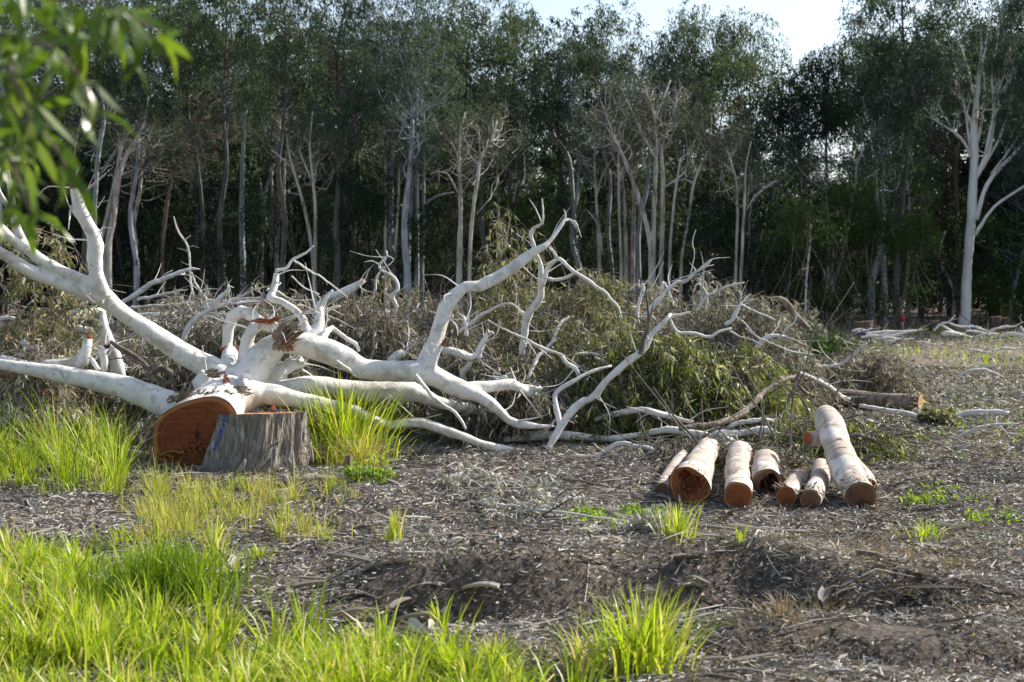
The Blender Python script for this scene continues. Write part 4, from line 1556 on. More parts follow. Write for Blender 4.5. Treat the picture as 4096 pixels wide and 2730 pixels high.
branch('thick snapped white log slanting up to a torn red tip in the brownish heap', 'white_bark',
       ('C', [(200, 860, 40), (290, 800, 44), (350, 770, 42), (430, 738, 40), (510, 680, 30), (565, 640, 16)], 17), end='torn_wood')
branch('knobbly white bough curving up in front of the middle heap', 'white_bark',
       ('C', [(1348, 1440, 24), (1350, 1370, 26), (1400, 1330, 32), (1460, 1285, 32), (1492, 1200, 26), (1530, 1120, 21), (1553, 1065, 15), (1548, 1040, 10)], 15.6), ('C', [(1545, 1065, 9), (1580, 1060, 10), (1600, 1075, 6)], 15.6))
branch('short white limb with a torn open end behind the upright limb', 'white_bark',
       ('C', [(1440, 1265, 26), (1340, 1242, 34), (1250, 1220, 38), (1190, 1222, 30)], 15.4), end='torn_wood')
branch('smooth white stub with an exposed fibrous orange face behind the great limb', 'white_bark',
       ('C', [(760, 1290, 26), (830, 1245, 32), (890, 1215, 26)], 15.6), end='torn_wood')
branch('small white stub ending in red splinters near the limb end', 'white_bark', ('C', [(1600, 1460, 16), (1625, 1380, 15), (1640, 1345, 10)], 15.4), end='torn_wood')
branch('long grey bough arching over the middle heap', 'grey_branch',
       ('C', [(1390, 1010, 15), (1480, 930, 15), (1560, 890, 13), (1650, 845, 11), (1740, 832, 9), (1840, 910, 7)], 15.8), ('C', [(1320, 1060, 16), (1370, 1020, 14), (1400, 990, 12)], 15.8))
branch('short upright white peg in the middle heap', 'white_bark', ('C', [(1385, 1090, 12), (1375, 1000, 15), (1355, 940, 10)], 15.7))
branch('grey white bough slanting from the ground to the middle heap top', 'white_bark',
       ('E', [(20, 1235, 14), (60, 1145, 17), (105, 1060, 16), (165, 1000, 14), (222, 930, 15), (260, 830, 13), (310, 762, 12), (395, 735, 7)], (15.4, 16)))
branch('grey dead stick lying across the middle heap towards the right', 'grey_branch',
       ('E', [(-300, 760, 6), (-160, 840, 8), (0, 912, 11), (100, 965, 12), (200, 1010, 12), (320, 1050, 10)], 15.1), twigs=8)
branch('curved white bough hooking down near the forked pole', 'white_bark', ('E', [(295, 1050, 14), (340, 1110, 18), (400, 1148, 20), (428, 1200, 18)], 15.0), ('E', [(410, 1030, 12), (500, 1030, 11), (600, 1045, 14), (660, 1070, 14), (675, 1100, 10)], 15.2), ('E', [(560, 1060, 10), (620, 1085, 12), (655, 1110, 10), (700, 1115, 8)], 15.1))
branch('bare white branch reaching right to a forked grey tip above the leaf heap', 'white_bark',
       ('E', [(930, 745, 16), (990, 692, 17), (1050, 622, 19), (1095, 562, 17), (1160, 502, 14), (1212, 462, 14), (1282, 456, 14), (1332, 412, 14), (1372, 372, 12), (1440, 335, 10), (1495, 280, 5)], 16),
       ('E', [(1085, 555, 14), (1098, 500, 13), (1100, 455, 11)], 16), ('E', [(1325, 390, 5), (1355, 240, 4), (1340, 140, 4), (1365, 40, 3)], 16), ('E', [(1115, 460, 8), (1160, 560, 8), (1190, 650, 6)], 16), ('E', [(1440, 335, 6), (1510, 320, 3)], 16))
branch('short crooked white stick standing left of the bare reaching branch', 'white_bark', ('E', [(905, 745, 13), (898, 660, 14), (925, 590, 14), (945, 520, 14), (940, 470, 11)], 16.5), ('E', [(930, 500, 6), (890, 480, 7), (835, 528, 4)], 16.5), ('E', [(910, 490, 5), (912, 440, 4)], 16.5))
branch('brown hooked stick bent like a cane in the right heap', 'grey_branch', ('E', [(1445, 690, 8), (1456, 575, 10), (1432, 520, 10), (1402, 480, 9), (1372, 478, 8), (1345, 540, 5)], 17))
branch('brownish branch stretching right beside the hooked stick', 'grey_branch', ('E', [(1370, 690, 12), (1450, 575, 13), (1540, 532, 11), (1640, 487, 9), (1755, 462, 6)], 17), twigs=3)
branch('shaggy red brown bark covered limb arching above the right heap', 'rough_bark', ('E', [(2275, 830, 20), (2200, 762, 23), (2140, 700, 23), (2110, 645, 27), (2045, 600, 24), (1968, 590, 16)], 21), end='torn_bark')
branch('thick pale curved bough on the right heap', 'white_bark', ('E', [(1815, 1040, 24), (1870, 970, 25), (1922, 915, 22), (2000, 890, 18), (2075, 892, 9)], 17.5), ('E', [(2060, 870, 9), (2090, 830, 10), (2150, 785, 9), (2172, 728, 6)], 17.5))
branch('slanting white bough with twigs between the two right heaps', 'white_bark', ('E', [(1600, 800, 16), (1660, 758, 17), (1690, 700, 15), (1735, 622, 11)], 17), ('E', [(1735, 640, 8), (1830, 690, 8), (1930, 730, 7), (2000, 760, 5)], 17), twigs=5)
branch('long thin grey branch lying over the right heap', 'grey_branch', ('E', [(1680, 730, 6), (1760, 790, 6), (1850, 890, 7), (2000, 960, 7), (2150, 1020, 7), (2300, 1040, 5)], 16), twigs=10)
branch('low white bough running level along the ground under the green leaves', 'white_bark',
       ('S', [(1950, 1768, 18), (2050, 1757, 20), (2150, 1747, 20), (2250, 1742, 19), (2400, 1756, 14), (2480, 1750, 13), (2560, 1738, 12), (2670, 1722, 14), (2760, 1732, 14), (2850, 1745, 15), (2925, 1763, 14), (2960, 1776, 8)], (14.8, 14.2)))
branch('short pale bough lying in front of the low level one', 'white_bark', ('S', [(1765, 1742, 14), (1850, 1755, 16), (1930, 1748, 17), (2010, 1725, 15), (2070, 1738, 8)], (14.9, 14.9)))
branch('wavy bare branch lying loose on the litter left of the cut logs', 'grey_branch', ('S', [(2245, 1838, 7), (2300, 1829, 10), (2375, 1828, 10), (2425, 1806, 10), (2470, 1777, 10), (2540, 1783, 9), (2605, 1800, 9), (2630, 1818, 6)], (13.6, 13.3)))
branch('grey bough sagging through the green leaves above the log row', 'grey_branch', ('E', [(560, 1560, 20), (700, 1518, 26), (850, 1488, 27), (1000, 1492, 25), (1150, 1530, 22), (100, 165, 14, 'F'), (200, 190, 13, 'F'), (310, 218, 9, 'F')], (14.8, 14.2)))
branch('white bough curling behind the leaning log', 'white_bark', ('F', [(400, 268, 14), (520, 265, 15), (640, 250, 16), (700, 275, 12), (800, 286, 8)], 13.9), ('F', [(420, 268, 12), (480, 300, 10), (600, 325, 8)], 13.8))
branch('white twig bough lying above the curling one', 'white_bark', ('F', [(470, 243, 9), (540, 216, 12), (640, 208, 11), (730, 237, 7)], 14.2))
branch('brown bough climbing through the green leaves to the upper right', 'rough_bark', ('F', [(250, 245, 12), (440, 216, 14), (520, 185, 16), (600, 120, 15), (640, 75, 12), (720, 30, 11), (790, 2, 8)], (14.0, 15.0)), ('F', [(800, -20, 6), (770, 60, 9), (740, 130, 8), (715, 175, 5)], 14.8), ('F', [(790, 45, 7), (830, 85, 6), (890, 100, 4)], 14.8), twigs=5)
branch('grey branch draped over the long brown log', 'grey_branch', ('G', [(310, 562, 9), (380, 590, 11), (440, 620, 12), (500, 665, 12), (545, 682, 8)], (17.5, 18.2)))
branch('thin branch fork lying above the long brown log', 'grey_branch', ('G', [(290, 515, 8), (400, 535, 10), (500, 525, 9), (550, 490, 8), (625, 425, 5)], 19.5))
branch('long pale branch lying on open ground in front of the brown log end', 'grey_branch', ('G', [(590, 712, 8), (700, 732, 12), (800, 748, 13), (900, 770, 15), (1000, 766, 16), (1100, 746, 17), (1200, 738, 16), (1275, 752, 11)], (17.6, 17.2)), end='torn_wood')
branch('thin branch lying on bare soil at the far right', 'grey_branch', ('G', [(1035, 582, 5), (1090, 556, 7), (1170, 550, 7), (1250, 582, 4)], 24))
branch('thin forked stick on the bare ground at the right edge', 'grey_branch', ('G', [(1010, 888, 5), (1060, 850, 8), (1130, 815, 8), (1210, 800, 6), (1320, 795, 3)], 15.2))
branch('dark stick lying behind the leaning log', 'dark_branch', ('F', [(1005, 285, 7), (1060, 275, 9), (1110, 290, 9), (1150, 310, 6)], 13.4))
branch('dark broken stick beside the leaning log', 'dark_branch', ('F', [(1080, 410, 10), (1110, 375, 11), (1145, 368, 6)], 12.9))
branch('long white branch slanting up to a splintered tip over the left slash', 'white_bark', ('A', [(860, 1100, 18), (960, 1035, 20), (1100, 950, 21), (1200, 880, 22), (1300, 836, 18), (1450, 776, 16), (1550, 755, 12), (1595, 756, 4)], 17), twigs=4, end='grey_branch')
branch('white bough slanting to a hooked tip right of the splintered one', 'white_bark', ('A', [(1445, 1365, 17), (1480, 1270, 21), (1540, 1180, 23), (1620, 1118, 19), (1690, 1060, 18), (1760, 980, 19), (1832, 915, 15), (1826, 882, 8)], 16), ('A', [(1820, 885, 7), (1868, 903, 5)], 16), twigs=3)
branch('kinked white bough bending down behind the left limb', 'white_bark', ('A', [(500, 1410, 16), (510, 1290, 18), (520, 1190, 21), (592, 1110, 22), (700, 1020, 15)], 17))
branch('pale fallen bough lying level in the left slash', 'grey_branch', ('A', [(380, 1190, 24), (500, 1210, 27), (620, 1225, 29), (740, 1245, 24)], 17.5))
branch('upright white trunk piece standing under the big left limb', 'white_bark', ('H', [(640, 540, 20), (650, 640, 28), (680, 740, 38), (720, 830, 42), (730, 960, 44)], 14.6))
branch('dark dead stick slanting down below the big left limb', 'dark_branch', ('A', [(885, 1335, 16), (1000, 1412, 24), (1100, 1480, 28), (1200, 1565, 22), (1280, 1650, 14)], 13.7))
branch('dark curved stick lying in the left slash', 'dark_branch', ('A', [(240, 1295, 12), (380, 1382, 18), (530, 1455, 15)], 14.8))
branch('pale limb bent upright with a torn red end at the left', 'white_bark', ('H', [(0, 840, 26), (130, 880, 32), (300, 895, 38), (430, 880, 44), (510, 840, 44), (535, 770, 34), (550, 710, 24)], 13.95), end='torn_wood')
branch('small limb with a dark torn end beside the bent pale limb', 'white_bark', ('H', [(650, 920, 22), (655, 850, 24), (640, 790, 30), (665, 770, 26)], 13.8), ('H', [(560, 830, 12), (590, 870, 15), (620, 910, 15)], 13.7), end='rot')
branch('white forked stump of a limb in the left slash', 'white_bark', ('H', [(140, 725, 20), (200, 790, 36), (280, 830, 48), (400, 855, 40)], 14.3), ('H', [(250, 760, 18), (260, 800, 30), (280, 840, 36)], 14.3))
branch('curled dark bark limb with a torn brown tip below the left limb', 'dark_branch', ('H', [(1030, 1000, 20), (1090, 980, 20), (1075, 930, 22), (1020, 905, 22), (960, 905, 18)], 13.7), end='torn_wood')
branch('thin grey pole leaning before the dark forest at the left', 'grey_branch', ('A', [(1660, 1000, 7), (1610, 940, 9), (1560, 860, 10), (1528, 780, 8)], 22), ('A', [(1615, 1090, 6), (1612, 1010, 8), (1640, 940, 6)], 22))
branch('thin dead stem leaning against the dark forest', 'grey_branch', ('A', [(1555, 1000, 6), (1525, 850, 9), (1515, 650, 8), (1490, 550, 8), (1420, 440, 7), (1390, 335, 4)], 40), ('A', [(1480, 520, 5), (1525, 485, 3)], 40))
branch('pale stick lying by the far left slash', 'grey_branch', ('A', [(290, 1130, 6), (400, 1070, 9), (520, 990, 9), (620, 950, 5)], 24))
branch('bent pale stick on the dark stump at the left edge', 'grey_branch', ('H', [(-10, 590, 14), (60, 580, 13), (100, 590, 8)], 16))
branch('grey brown stick lying in the near litter by the silver leaves', 'rough_bark', ('S', [(2060, 2110, 8), (2130, 2080, 10), (2200, 2070, 10), (2260, 2078, 7)], (9.9, 10.0)))
branch('chunky pale stick lying on the litter below the stump', 'grey_branch', ('S', [(1668, 2230, 20), (1690, 2190, 20), (1735, 2165, 15)], (8.7, 9.1)), group='sticks on the near litter')
branch('small pale stick lying just behind the chunky one', 'grey_branch', ('S', [(1735, 2150, 14), (1710, 2115, 12), (1700, 2095, 7)], (9.2, 9.7)), group='sticks on the near litter')
branch('long grey brown stick curving over the near right litter', 'rough_bark', ('S', [(3780, 2395, 10), (3830, 2440, 11), (3900, 2480, 12), (3990, 2525, 13), (4070, 2500, 11), (4130, 2470, 8)], (7.5, 6.8)), ('S', [(3800, 2425, 7), (3700, 2440, 5), (3550, 2425, 3)], (7.4, 7.6)), group='sticks on the near litter')
branch('dark thin stick in the near grass edge', 'dark_branch', ('S', [(895, 2360, 7), (930, 2400, 8), (965, 2445, 5)], (7.8, 7.3)), group='sticks on the near litter')
branch('dark twisted branch root by the silver leaves', 'dark_branch', ('S', [(2085, 2110, 14), (2140, 2075, 14), (2195, 2065, 13), (2250, 2078, 8)], (9.8, 9.9)), group='sticks on the near litter')
branch('brown bark slab lying at the foot of the big stump', 'rough_bark', ('S', [(1120, 1945, 14), (1200, 1925, 22), (1280, 1915, 18), (1340, 1912, 8)], (11.5, 11.6)), group='sticks on the near litter')

# tangle of grey boughs in the left slash and white boughs on the far right, each its own branch
gl = [(1040, 1060, 540, -40, 21), (1100, 1120, 520, -30, 22), (1220, 1130, 640, -120, 20), (1300, 1170, 500, -60, 19), (1180, 1180, 460, 30, 19), (1650, 1090, 420, -110, 21),
      (1500, 1090, 600, -90, 23), (1100, 1000, 400, -70, 26), (1650, 1000, 440, 30, 24), (1750, 1060, 350, -60, 24), (1000, 1200, 300, -30, 19), (1230, 1250, 380, -20, 18.5), (1400, 1220, 300, 20, 19),
      (1850, 1000, 260, -90, 26), (1250, 1060, 300, -50, 27), (1580, 1150, 360, -40, 20)]
for k, (x, y, dx, dy, Y) in enumerate(gl):
    w = [rng.uniform(-18, 18) for _ in range(3)]
    branch('weathered grey bough in the flat tangle left of the arching limb', 'grey_branch' if k % 3 else 'white_bark',
           ('A', [(x, y, 12 if k % 2 else 8), (x + dx * .33, y + dy * .4 + w[0], 12 if k % 2 else 8), (x + dx * .66, y + dy * .75 + w[1], 9), (x + dx, y + dy + w[2], 4)], Y), group='tangled grey boughs in the left slash', twigs=6)
gr = [(560, 372, 90, -15, 34, 9), (600, 400, 130, -20, 33, 9), (620, 385, 260, -20, 35, 12), (660, 405, 180, 0, 33, 8), (700, 395, 150, -25, 34, 9), (930, 370, 100, -70, 36, 8), (960, 340, 150, 60, 36, 8), (970, 385, 90, 5, 35, 16),
      (1000, 335, 150, 20, 38, 8), (1080, 370, 150, 15, 37, 8), (1120, 400, 120, -45, 33, 7), (1100, 345, 130, 40, 40, 6), (1200, 370, 140, -40, 38, 7), (1230, 400, 130, -25, 36, 7), (1090, 458, 120, 12, 29, 8), (1200, 460, 150, -18, 30, 9),
      (700, 440, 60, -30, 31, 9), (1260, 380, 100, 10, 37, 8), (850, 420, 120, 10, 31, 5), (1330, 350, 40, 60, 36, 8)]
for k, (x, y, dx, dy, Y, r) in enumerate(gr):
    w = [rng.uniform(-8, 8) for _ in range(2)]
    branch('sun bleached bough on the grassy far field at the right', 'white_bark' if k % 3 == 0 else 'grey_branch', ('G', [(x, y, r * .55), (x + dx * .35, y + dy * .4 + w[0], r * .7), (x + dx * .7, y + dy * .7 + w[1], r * .5), (x + dx, y + dy, r * .3)], Y), group='bleached boughs on the far field', twigs=2)


# ------------------------------------------------------------------ heaps of felled leafy crowns
def heap(label, mat, u0, u1, top, v_base, Y, depth, n, L=(.09, .15), W=(.012, .022), tint=(2, 2, 0), twig_mat='twig_bark', hang=1.0, tmin=0.05, mixed=.0, cat='leaf heap', group='heaps of felled leafy crowns', name='leafy_crown', fill=1.0, gaps=.45, arch=10):
    """top: [(u, v)] skyline; strands of leaves hang over a mound that is `depth` metres deep"""
    uc = (u0 + u1) / 2
    x0, x1 = (u0 - 2048) / F * Y, (u1 - 2048) / F * Y
    root = thing(name, ((x0 + x1) / 2, Y, 0), label, cat, group)
    tu, tv = np.array([p[0] for p in top], float), np.array([p[1] for p in top], float)
    sk = MB()
    lf = MB()
    bases, axes, tints, lens = [], [], [], []
    seed = rng.uniform(0, 50)
    for s in range(n):
        u = rng.uniform(u0, u1)
        f = rng.uniform(-1, 1)
        y = Y + f * depth / 2
        ztop = max(.1, float(P(u, np.interp(u, tu, tv), Y)[2]))
        e = max(0.0, 1 - abs(f) ** 2.2)
        edge = min(1, (u - u0) / (.12 * (u1 - u0) + 1), (u1 - u) / (.12 * (u1 - u0) + 1))
        h = ztop * (.25 + .75 * e) * (.35 + .65 * max(0, edge) ** .5)
        x = (u - 2048) / F * y
        h *= .45 + .85 * float(vnoise(x * 1.0 + seed, y, .55, 41))
        g0 = float(gh(x, y))
        if float(vnoise(x + seed, y + h * 2, .38, 42)) < gaps:
            continue
        t = 1 - abs(rng.normal(0, .33))
        if t < tmin:
            t = rng.uniform(max(.1, tmin), 1)
        z = g0 + h * t
        p0 = np.array([x, y, z])
        a = rng.uniform(0, 2 * math.pi)
        out = np.array([math.cos(a), math.sin(a) - .35, rng.uniform(-.1, .5)])
        ln = rng.uniform(.22, .55)
        m = p0 + out * ln * .45
        q = m + out * ln * .25 + np.array([0, 0, -ln * rng.uniform(.2, .8) * hang])
        q[2] = max(q[2], g0 + .02)
        tube(sk, [(p0, .005), (m, .0035), (q, .0015)], 4, ln * .3, caps=False)
        k = int(rng.uniform(7, 15) * fill)
        tt = rng.uniform(.15, 1, k)[:, None]
        b = p0 * (1 - tt) ** 2 + 2 * m * tt * (1 - tt) + q * tt ** 2
        bases.append(b)
        axes.append(rng.normal(0, .55, (k, 3)) + [0, -.1, -1.0 * hang] + out * .35)
        tints.append(np.clip(rng.beta(tint[0], tint[1], k) + tint[2] + rng.normal(0, .10) + (.45 if rng.random() < mixed else 0), 0, 1))
        lens.append(rng.uniform(L[0], L[1], k))
    b = np.concatenate(bases)
    k = len(b)
    leaves(lf, b, np.concatenate(axes), np.concatenate(lens), rng.uniform(W[0], W[1], k), np.concatenate(tints), .22)
    part('foliage', lf, mat, root)
    # bigger boughs inside the heap
    for s in range(arch * 2):
        u = rng.uniform(u0 * .9 + u1 * .1, u1 * .9 + u0 * .1)
        y = Y + rng.uniform(-.4, .3) * depth
        x = (u - 2048) / F * y
        zt = float(P(u, np.interp(u, tu, tv), Y)[2])
        a = rng.uniform(-.6, math.pi + .6)
        d = np.array([math.cos(a) * rng.uniform(.4, 1), rng.uniform(-.3, .2), abs(math.sin(a)) * .7])
        Lb = rng.uniform(.5, 1.3)
        p = np.array([x, y, float(gh(x, y)) + rng.uniform(.05, .6) * max(.1, zt)])
        pr = [(p, rng.uniform(.008, .018))]
        for q in range(3):
            p = p + d * Lb / 3 + rng.normal(0, .06, 3)
            p[2] = max(p[2], .02)
            d = d + rng.normal(0, .25, 3)
            pr.append((p, pr[-1][1] * .7))
        tube(sk, pr, 6, .06, wob=.3)
    part('twigs', sk, twig_mat, root)
    return root


heap('tall olive grey heap of drooping gum leaves behind the white boughs', 'olive_leaf', 1900, 2520,
     [(1880, 1180), (1960, 1060), (2010, 980), (2080, 930), (2200, 915), (2300, 965), (2400, 1010), (2470, 1090), (2530, 1230)], 1600, 18.5, 3.2, 3300, arch=20)
heap('brownish heap of hanging leaves left of the great upright limb', 'olive_leaf', 1370, 1630,
     [(1370, 1120), (1400, 1040), (1460, 1000), (1540, 985), (1600, 1040), (1640, 1170)], 1500, 19, 2.0, 1000, tint=(2.4, 1.7, .05), arch=12)
heap('thin wispy heap with few hanging grey leaves beside the upright limb', 'dead_leaf', 1600, 1880,
     [(1600, 1150), (1680, 1040), (1760, 1060), (1820, 1120), (1880, 1160)], 1500, 18.2, 1.4, 420, gaps=.42, arch=14)
heap('wide low heap of dull grey dead leaves behind the broken hub', 'dead_leaf', 1240, 1960,
     [(1240, 1240), (1300, 1180), (1400, 1160), (1500, 1150), (1600, 1170), (1750, 1180), (1900, 1160), (1960, 1200)], 1560, 16.8, 2.4, 3300, tint=(2, 2.4, 0), arch=22)
heap('dark grey green heap of leaves in the middle behind the white limb end', 'olive_leaf', 1850, 2520,
     [(1850, 1330), (1950, 1250), (2100, 1220), (2250, 1200), (2400, 1230), (2520, 1300)], 1660, 16.2, 2.2, 2900, tint=(1.6, 2.4, 0), arch=26)
heap('low grey leaf heap on the ground beneath the white limb end', 'dead_leaf', 1700, 2250,
     [(1700, 1560), (1850, 1480), (2000, 1450), (2150, 1440), (2250, 1500)], 1700, 15.3, 1.4, 1500, tint=(1.8, 2.6, 0), arch=16)
heap('fresh green heap of long drooping gum leaves behind the log row', 'fresh_leaf', 2230, 3180,
     [(2230, 1560), (2330, 1470), (2430, 1400), (2560, 1330), (2700, 1290), (2850, 1300), (2960, 1330), (3060, 1420), (3180, 1540)], 1790, 15.7, 1.8, 5200, L=(.10, .18), W=(.012, .021), tint=(2.4, 2.0, .04), arch=26, mixed=.2, gaps=.36)
heap('pale dry heap of leaves behind the fresh green one', 'dead_leaf', 2480, 3250,
     [(2480, 1230), (2600, 1180), (2750, 1200), (2900, 1230), (3000, 1220), (3150, 1240), (3250, 1300)], 1500, 18.6, 2.4, 3000, arch=34)
heap('grey silvery leaf heap draped behind the long brown log', 'dead_leaf', 3120, 3680,
     [(3120, 1340), (3250, 1330), (3350, 1350), (3450, 1390), (3560, 1450), (3680, 1560)], 1650, 20.5, 2.4, 2300, tint=(2.4, 1.7, .03), arch=14)
heap('green sprigs lying around the leaning log', 'fresh_leaf', 3080, 3560,
     [(3080, 1700), (3200, 1660), (3350, 1650), (3480, 1690), (3560, 1740)], 1850, 14.0, 1.2, 520, arch=10, tint=(2.2, 2, .04))
heap('low grey leaf litter heap behind the log row', 'dead_leaf', 2560, 3250,
     [(2560, 1790), (2750, 1780), (2950, 1785), (3250, 1790)], 1870, 13.3, 1.3, 700, arch=10, tint=(1.8, 2.4, 0))
heap('grey slash heap of dead leaves below the big left limb', 'dead_leaf', 560, 1280,
     [(560, 1330), (700, 1310), (850, 1320), (1000, 1290), (1150, 1270), (1280, 1260)], 1560, 16.2, 2.6, 2700, arch=26)
heap('grey slash heap of dead leaves at the far left', 'dead_leaf', -60, 600,
     [(-60, 1360), (100, 1330), (180, 1290), (300, 1340), (450, 1370), (600, 1370)], 1560, 15.8, 2.2, 1800, arch=24)
heap('faded distant slash heap in front of the forest at the left', 'dead_leaf', 480, 1300,
     [(480, 1220), (620, 1170), (700, 1130), (800, 1190), (950, 1190), (1100, 1180), (1300, 1170)], 1400, 25, 4, 2600, L=(.1, .18), W=(.02, .035), arch=26)
heap('distant grey slash heap before the forest at the right of centre', 'dead_leaf', 2480, 3400,
     [(2480, 1190), (2650, 1160), (2800, 1150), (3000, 1210), (3200, 1240), (3400, 1290)], 1400, 27, 4, 2400, L=(.1, .18), W=(.02, .036), arch=20)
heap('dead yellowing leaves hanging behind the left forks', 'olive_leaf', 40, 345,
     [(40, 930), (110, 830), (200, 800), (300, 850), (345, 950)], 1150, 14.6, .9, 330, tint=(2.4, 2.0, .05), arch=8, gaps=.40, tmin=.45)
heap('small hanging cluster of pale leaves on a stick at the left', 'dead_leaf', 90, 220, [(90, 1290), (150, 1265), (220, 1300)], 1500, 14.2, .5, 240, tint=(3, 1.5, .05), arch=3)


# silver dead leafy branch lying on the litter
def silver():
    c = G(2150, 2010)
    root = thing('dead_leafy_branch', c, 'dead branch of broad silver leaves lying on the litter in front of the limb tips', 'leafy branch')
    sk, lf = MB(), MB()
    B, A, T = [], [], []
    top = [(1760, 1930), (1830, 1850), (1950, 1830), (2100, 1890), (2250, 1960), (2450, 2010), (2640, 2080)]
    bot = [(1800, 1990), (1900, 2000), (2050, 2070), (2250, 2100), (2450, 2110), (2640, 2130)]
    for s in range(430):
        u = rng.uniform(1790, 2640)
        v = rng.uniform(np.interp(u, *zip(*top)), np.interp(u, *zip(*bot)))
        p = G(u, min(v + 45, 2140))
        if float(vnoise(p[0], p[1], .22, 61)) < .5:
            continue
        p[2] = float(gh(p[0], p[1])) + .02
        d = np.array([rng.normal(0, .6), rng.normal(-.1, .4), rng.uniform(.25, .9)])
        L = rng.uniform(.10, .26)
        m = p + d * L * .6
        q = p + d * L + np.array([rng.normal(0, .04), rng.normal(0, .03), -.03])
        tube(sk, [(p, .0035), (m, .0028), (q, .001)], 4, .05, caps=False)
        k = rng.integers(4, 9)
        tt = rng.uniform(.2, 1, k)[:, None]
        B.append(p * (1 - tt) ** 2 + 2 * m * tt * (1 - tt) + q * tt ** 2)
        A.append(rng.normal(0, .7, (k, 3)) + [0, -.1, -.35])
        T.append(np.clip(rng.beta(2.2, 2, k) + (rng.random(k) > .95) * .3, 0, 1))
    b = np.concatenate(B)
    leaves(lf, b, np.concatenate(A), rng.uniform(.04, .085, len(b)), rng.uniform(.013, .026, len(b)), np.concatenate(T), .3)
    part('foliage', lf, 'silver_leaf', root)
    tube(sk, [(G(1820, 2000), .012), (G(2000, 2050) + [0, 0, .05], .011), (G(2250, 2085) + [0, 0, .06], .009), (G(2600, 2120) + [0, 0, .03], .004)], 7, .05, wob=.3)
    part('twigs', sk, 'grey_branch', root)


silver()


# small live shrubs
def bush(u, v, Y, w, h, mat, n, label, L=(.05, .10), W=(.012, .022), up=.4, cat='shrub', name='shrub', group=None, tint=(2.2, 2)):
    x = (u - 2048) / F * Y
    c = np.array([x, Y, float(gh(x, Y))])
    root = thing(name, c, label, cat, group)
    sk, lf = MB(), MB()
    B, A, T = [], [], []
    for s in range(n):
        a, r = rng.uniform(0, 2 * math.pi), rng.uniform(0, 1) ** .5
        t = rng.uniform(.15, 1) ** .7
        p0 = c + np.array([math.cos(a) * r * w * .25, math.sin(a) * r * w * .25, 0])
        q = c + np.array([math.cos(a) * r * w * .5, math.sin(a) * r * w * .5, h * t * (1 - .45 * r * r) * rng.uniform(.75, 1.1)])
        m = (p0 + q) / 2 + np.array([0, 0, h * .12])
        tube(sk, [(p0, .006), (m, .004), (q, .0015)], 4, h * .3, caps=False)
        k = rng.integers(9, 18)
        tt = rng.uniform(.3, 1, k)[:, None]
        B.append(p0 * (1 - tt) ** 2 + 2 * m * tt * (1 - tt) + q * tt ** 2 + rng.normal(0, .02, (k, 3)))
        A.append(rng.normal(0, .7, (k, 3)) + [0, 0, up])
        T.append(rng.beta(tint[0], tint[1], k))
    b = np.concatenate(B)
    leaves(lf, b, np.concatenate(A), rng.uniform(*L, len(b)), rng.uniform(*W, len(b)), np.concatenate(T), .2)
    part('stems', sk, 'dark_branch', root)
    part('foliage', lf, mat, root)
    return root


bush(60, 1330, 19, 1.1, .95, 'vine_leaf', 330, 'bright green fern like shrub at the left edge of the slash', L=(.08, .15), W=(.010, .018))
bush(1100, 1260, 19.5, .35, .62, 'weed_leaf', 60, 'small fresh green sapling poking out of the slash by the hub')
bush(3270, 1300, 25, 1.8, 1.15, 'vine_leaf', 260, 'leafy green shrub behind the right slash heap', L=(.10, .18), W=(.03, .05))
bush(3240, 1320, 24, 1.0, .5, 'weed_leaf', 120, 'yellow green low shrub beside the leafy shrub', L=(.08, .14), W=(.02, .03))
bush(1475, 1930, 11.6, .45, .30, 'weed_leaf', 34, 'low lime creeper with round leaves below the tall tussock', L=(.03, .05), W=(.02, .035), up=.1)
bush(3760, 1680, 16.8, .5, .3, 'olive_leaf', 50, 'withered broad leaved sprig near the brown log end', L=(.06, .11), W=(.03, .05), up=-.2)
bush(2470, 2080, 9.9, .9, .10, 'weed_leaf', 34, 'fresh green sprouts under the silver leaves', L=(.03, .06), W=(.018, .03))
bush(3770, 2000, 10.9, .9, .14, 'weed_leaf', 16, 'scattered green seedlings right of the logs', L=(.03, .06), W=(.012, .022))
bush(3960, 2100, 10.0, .7, .12, 'weed_leaf', 12, 'green seedlings at the right edge of the litter', L=(.03, .05), W=(.012, .022))


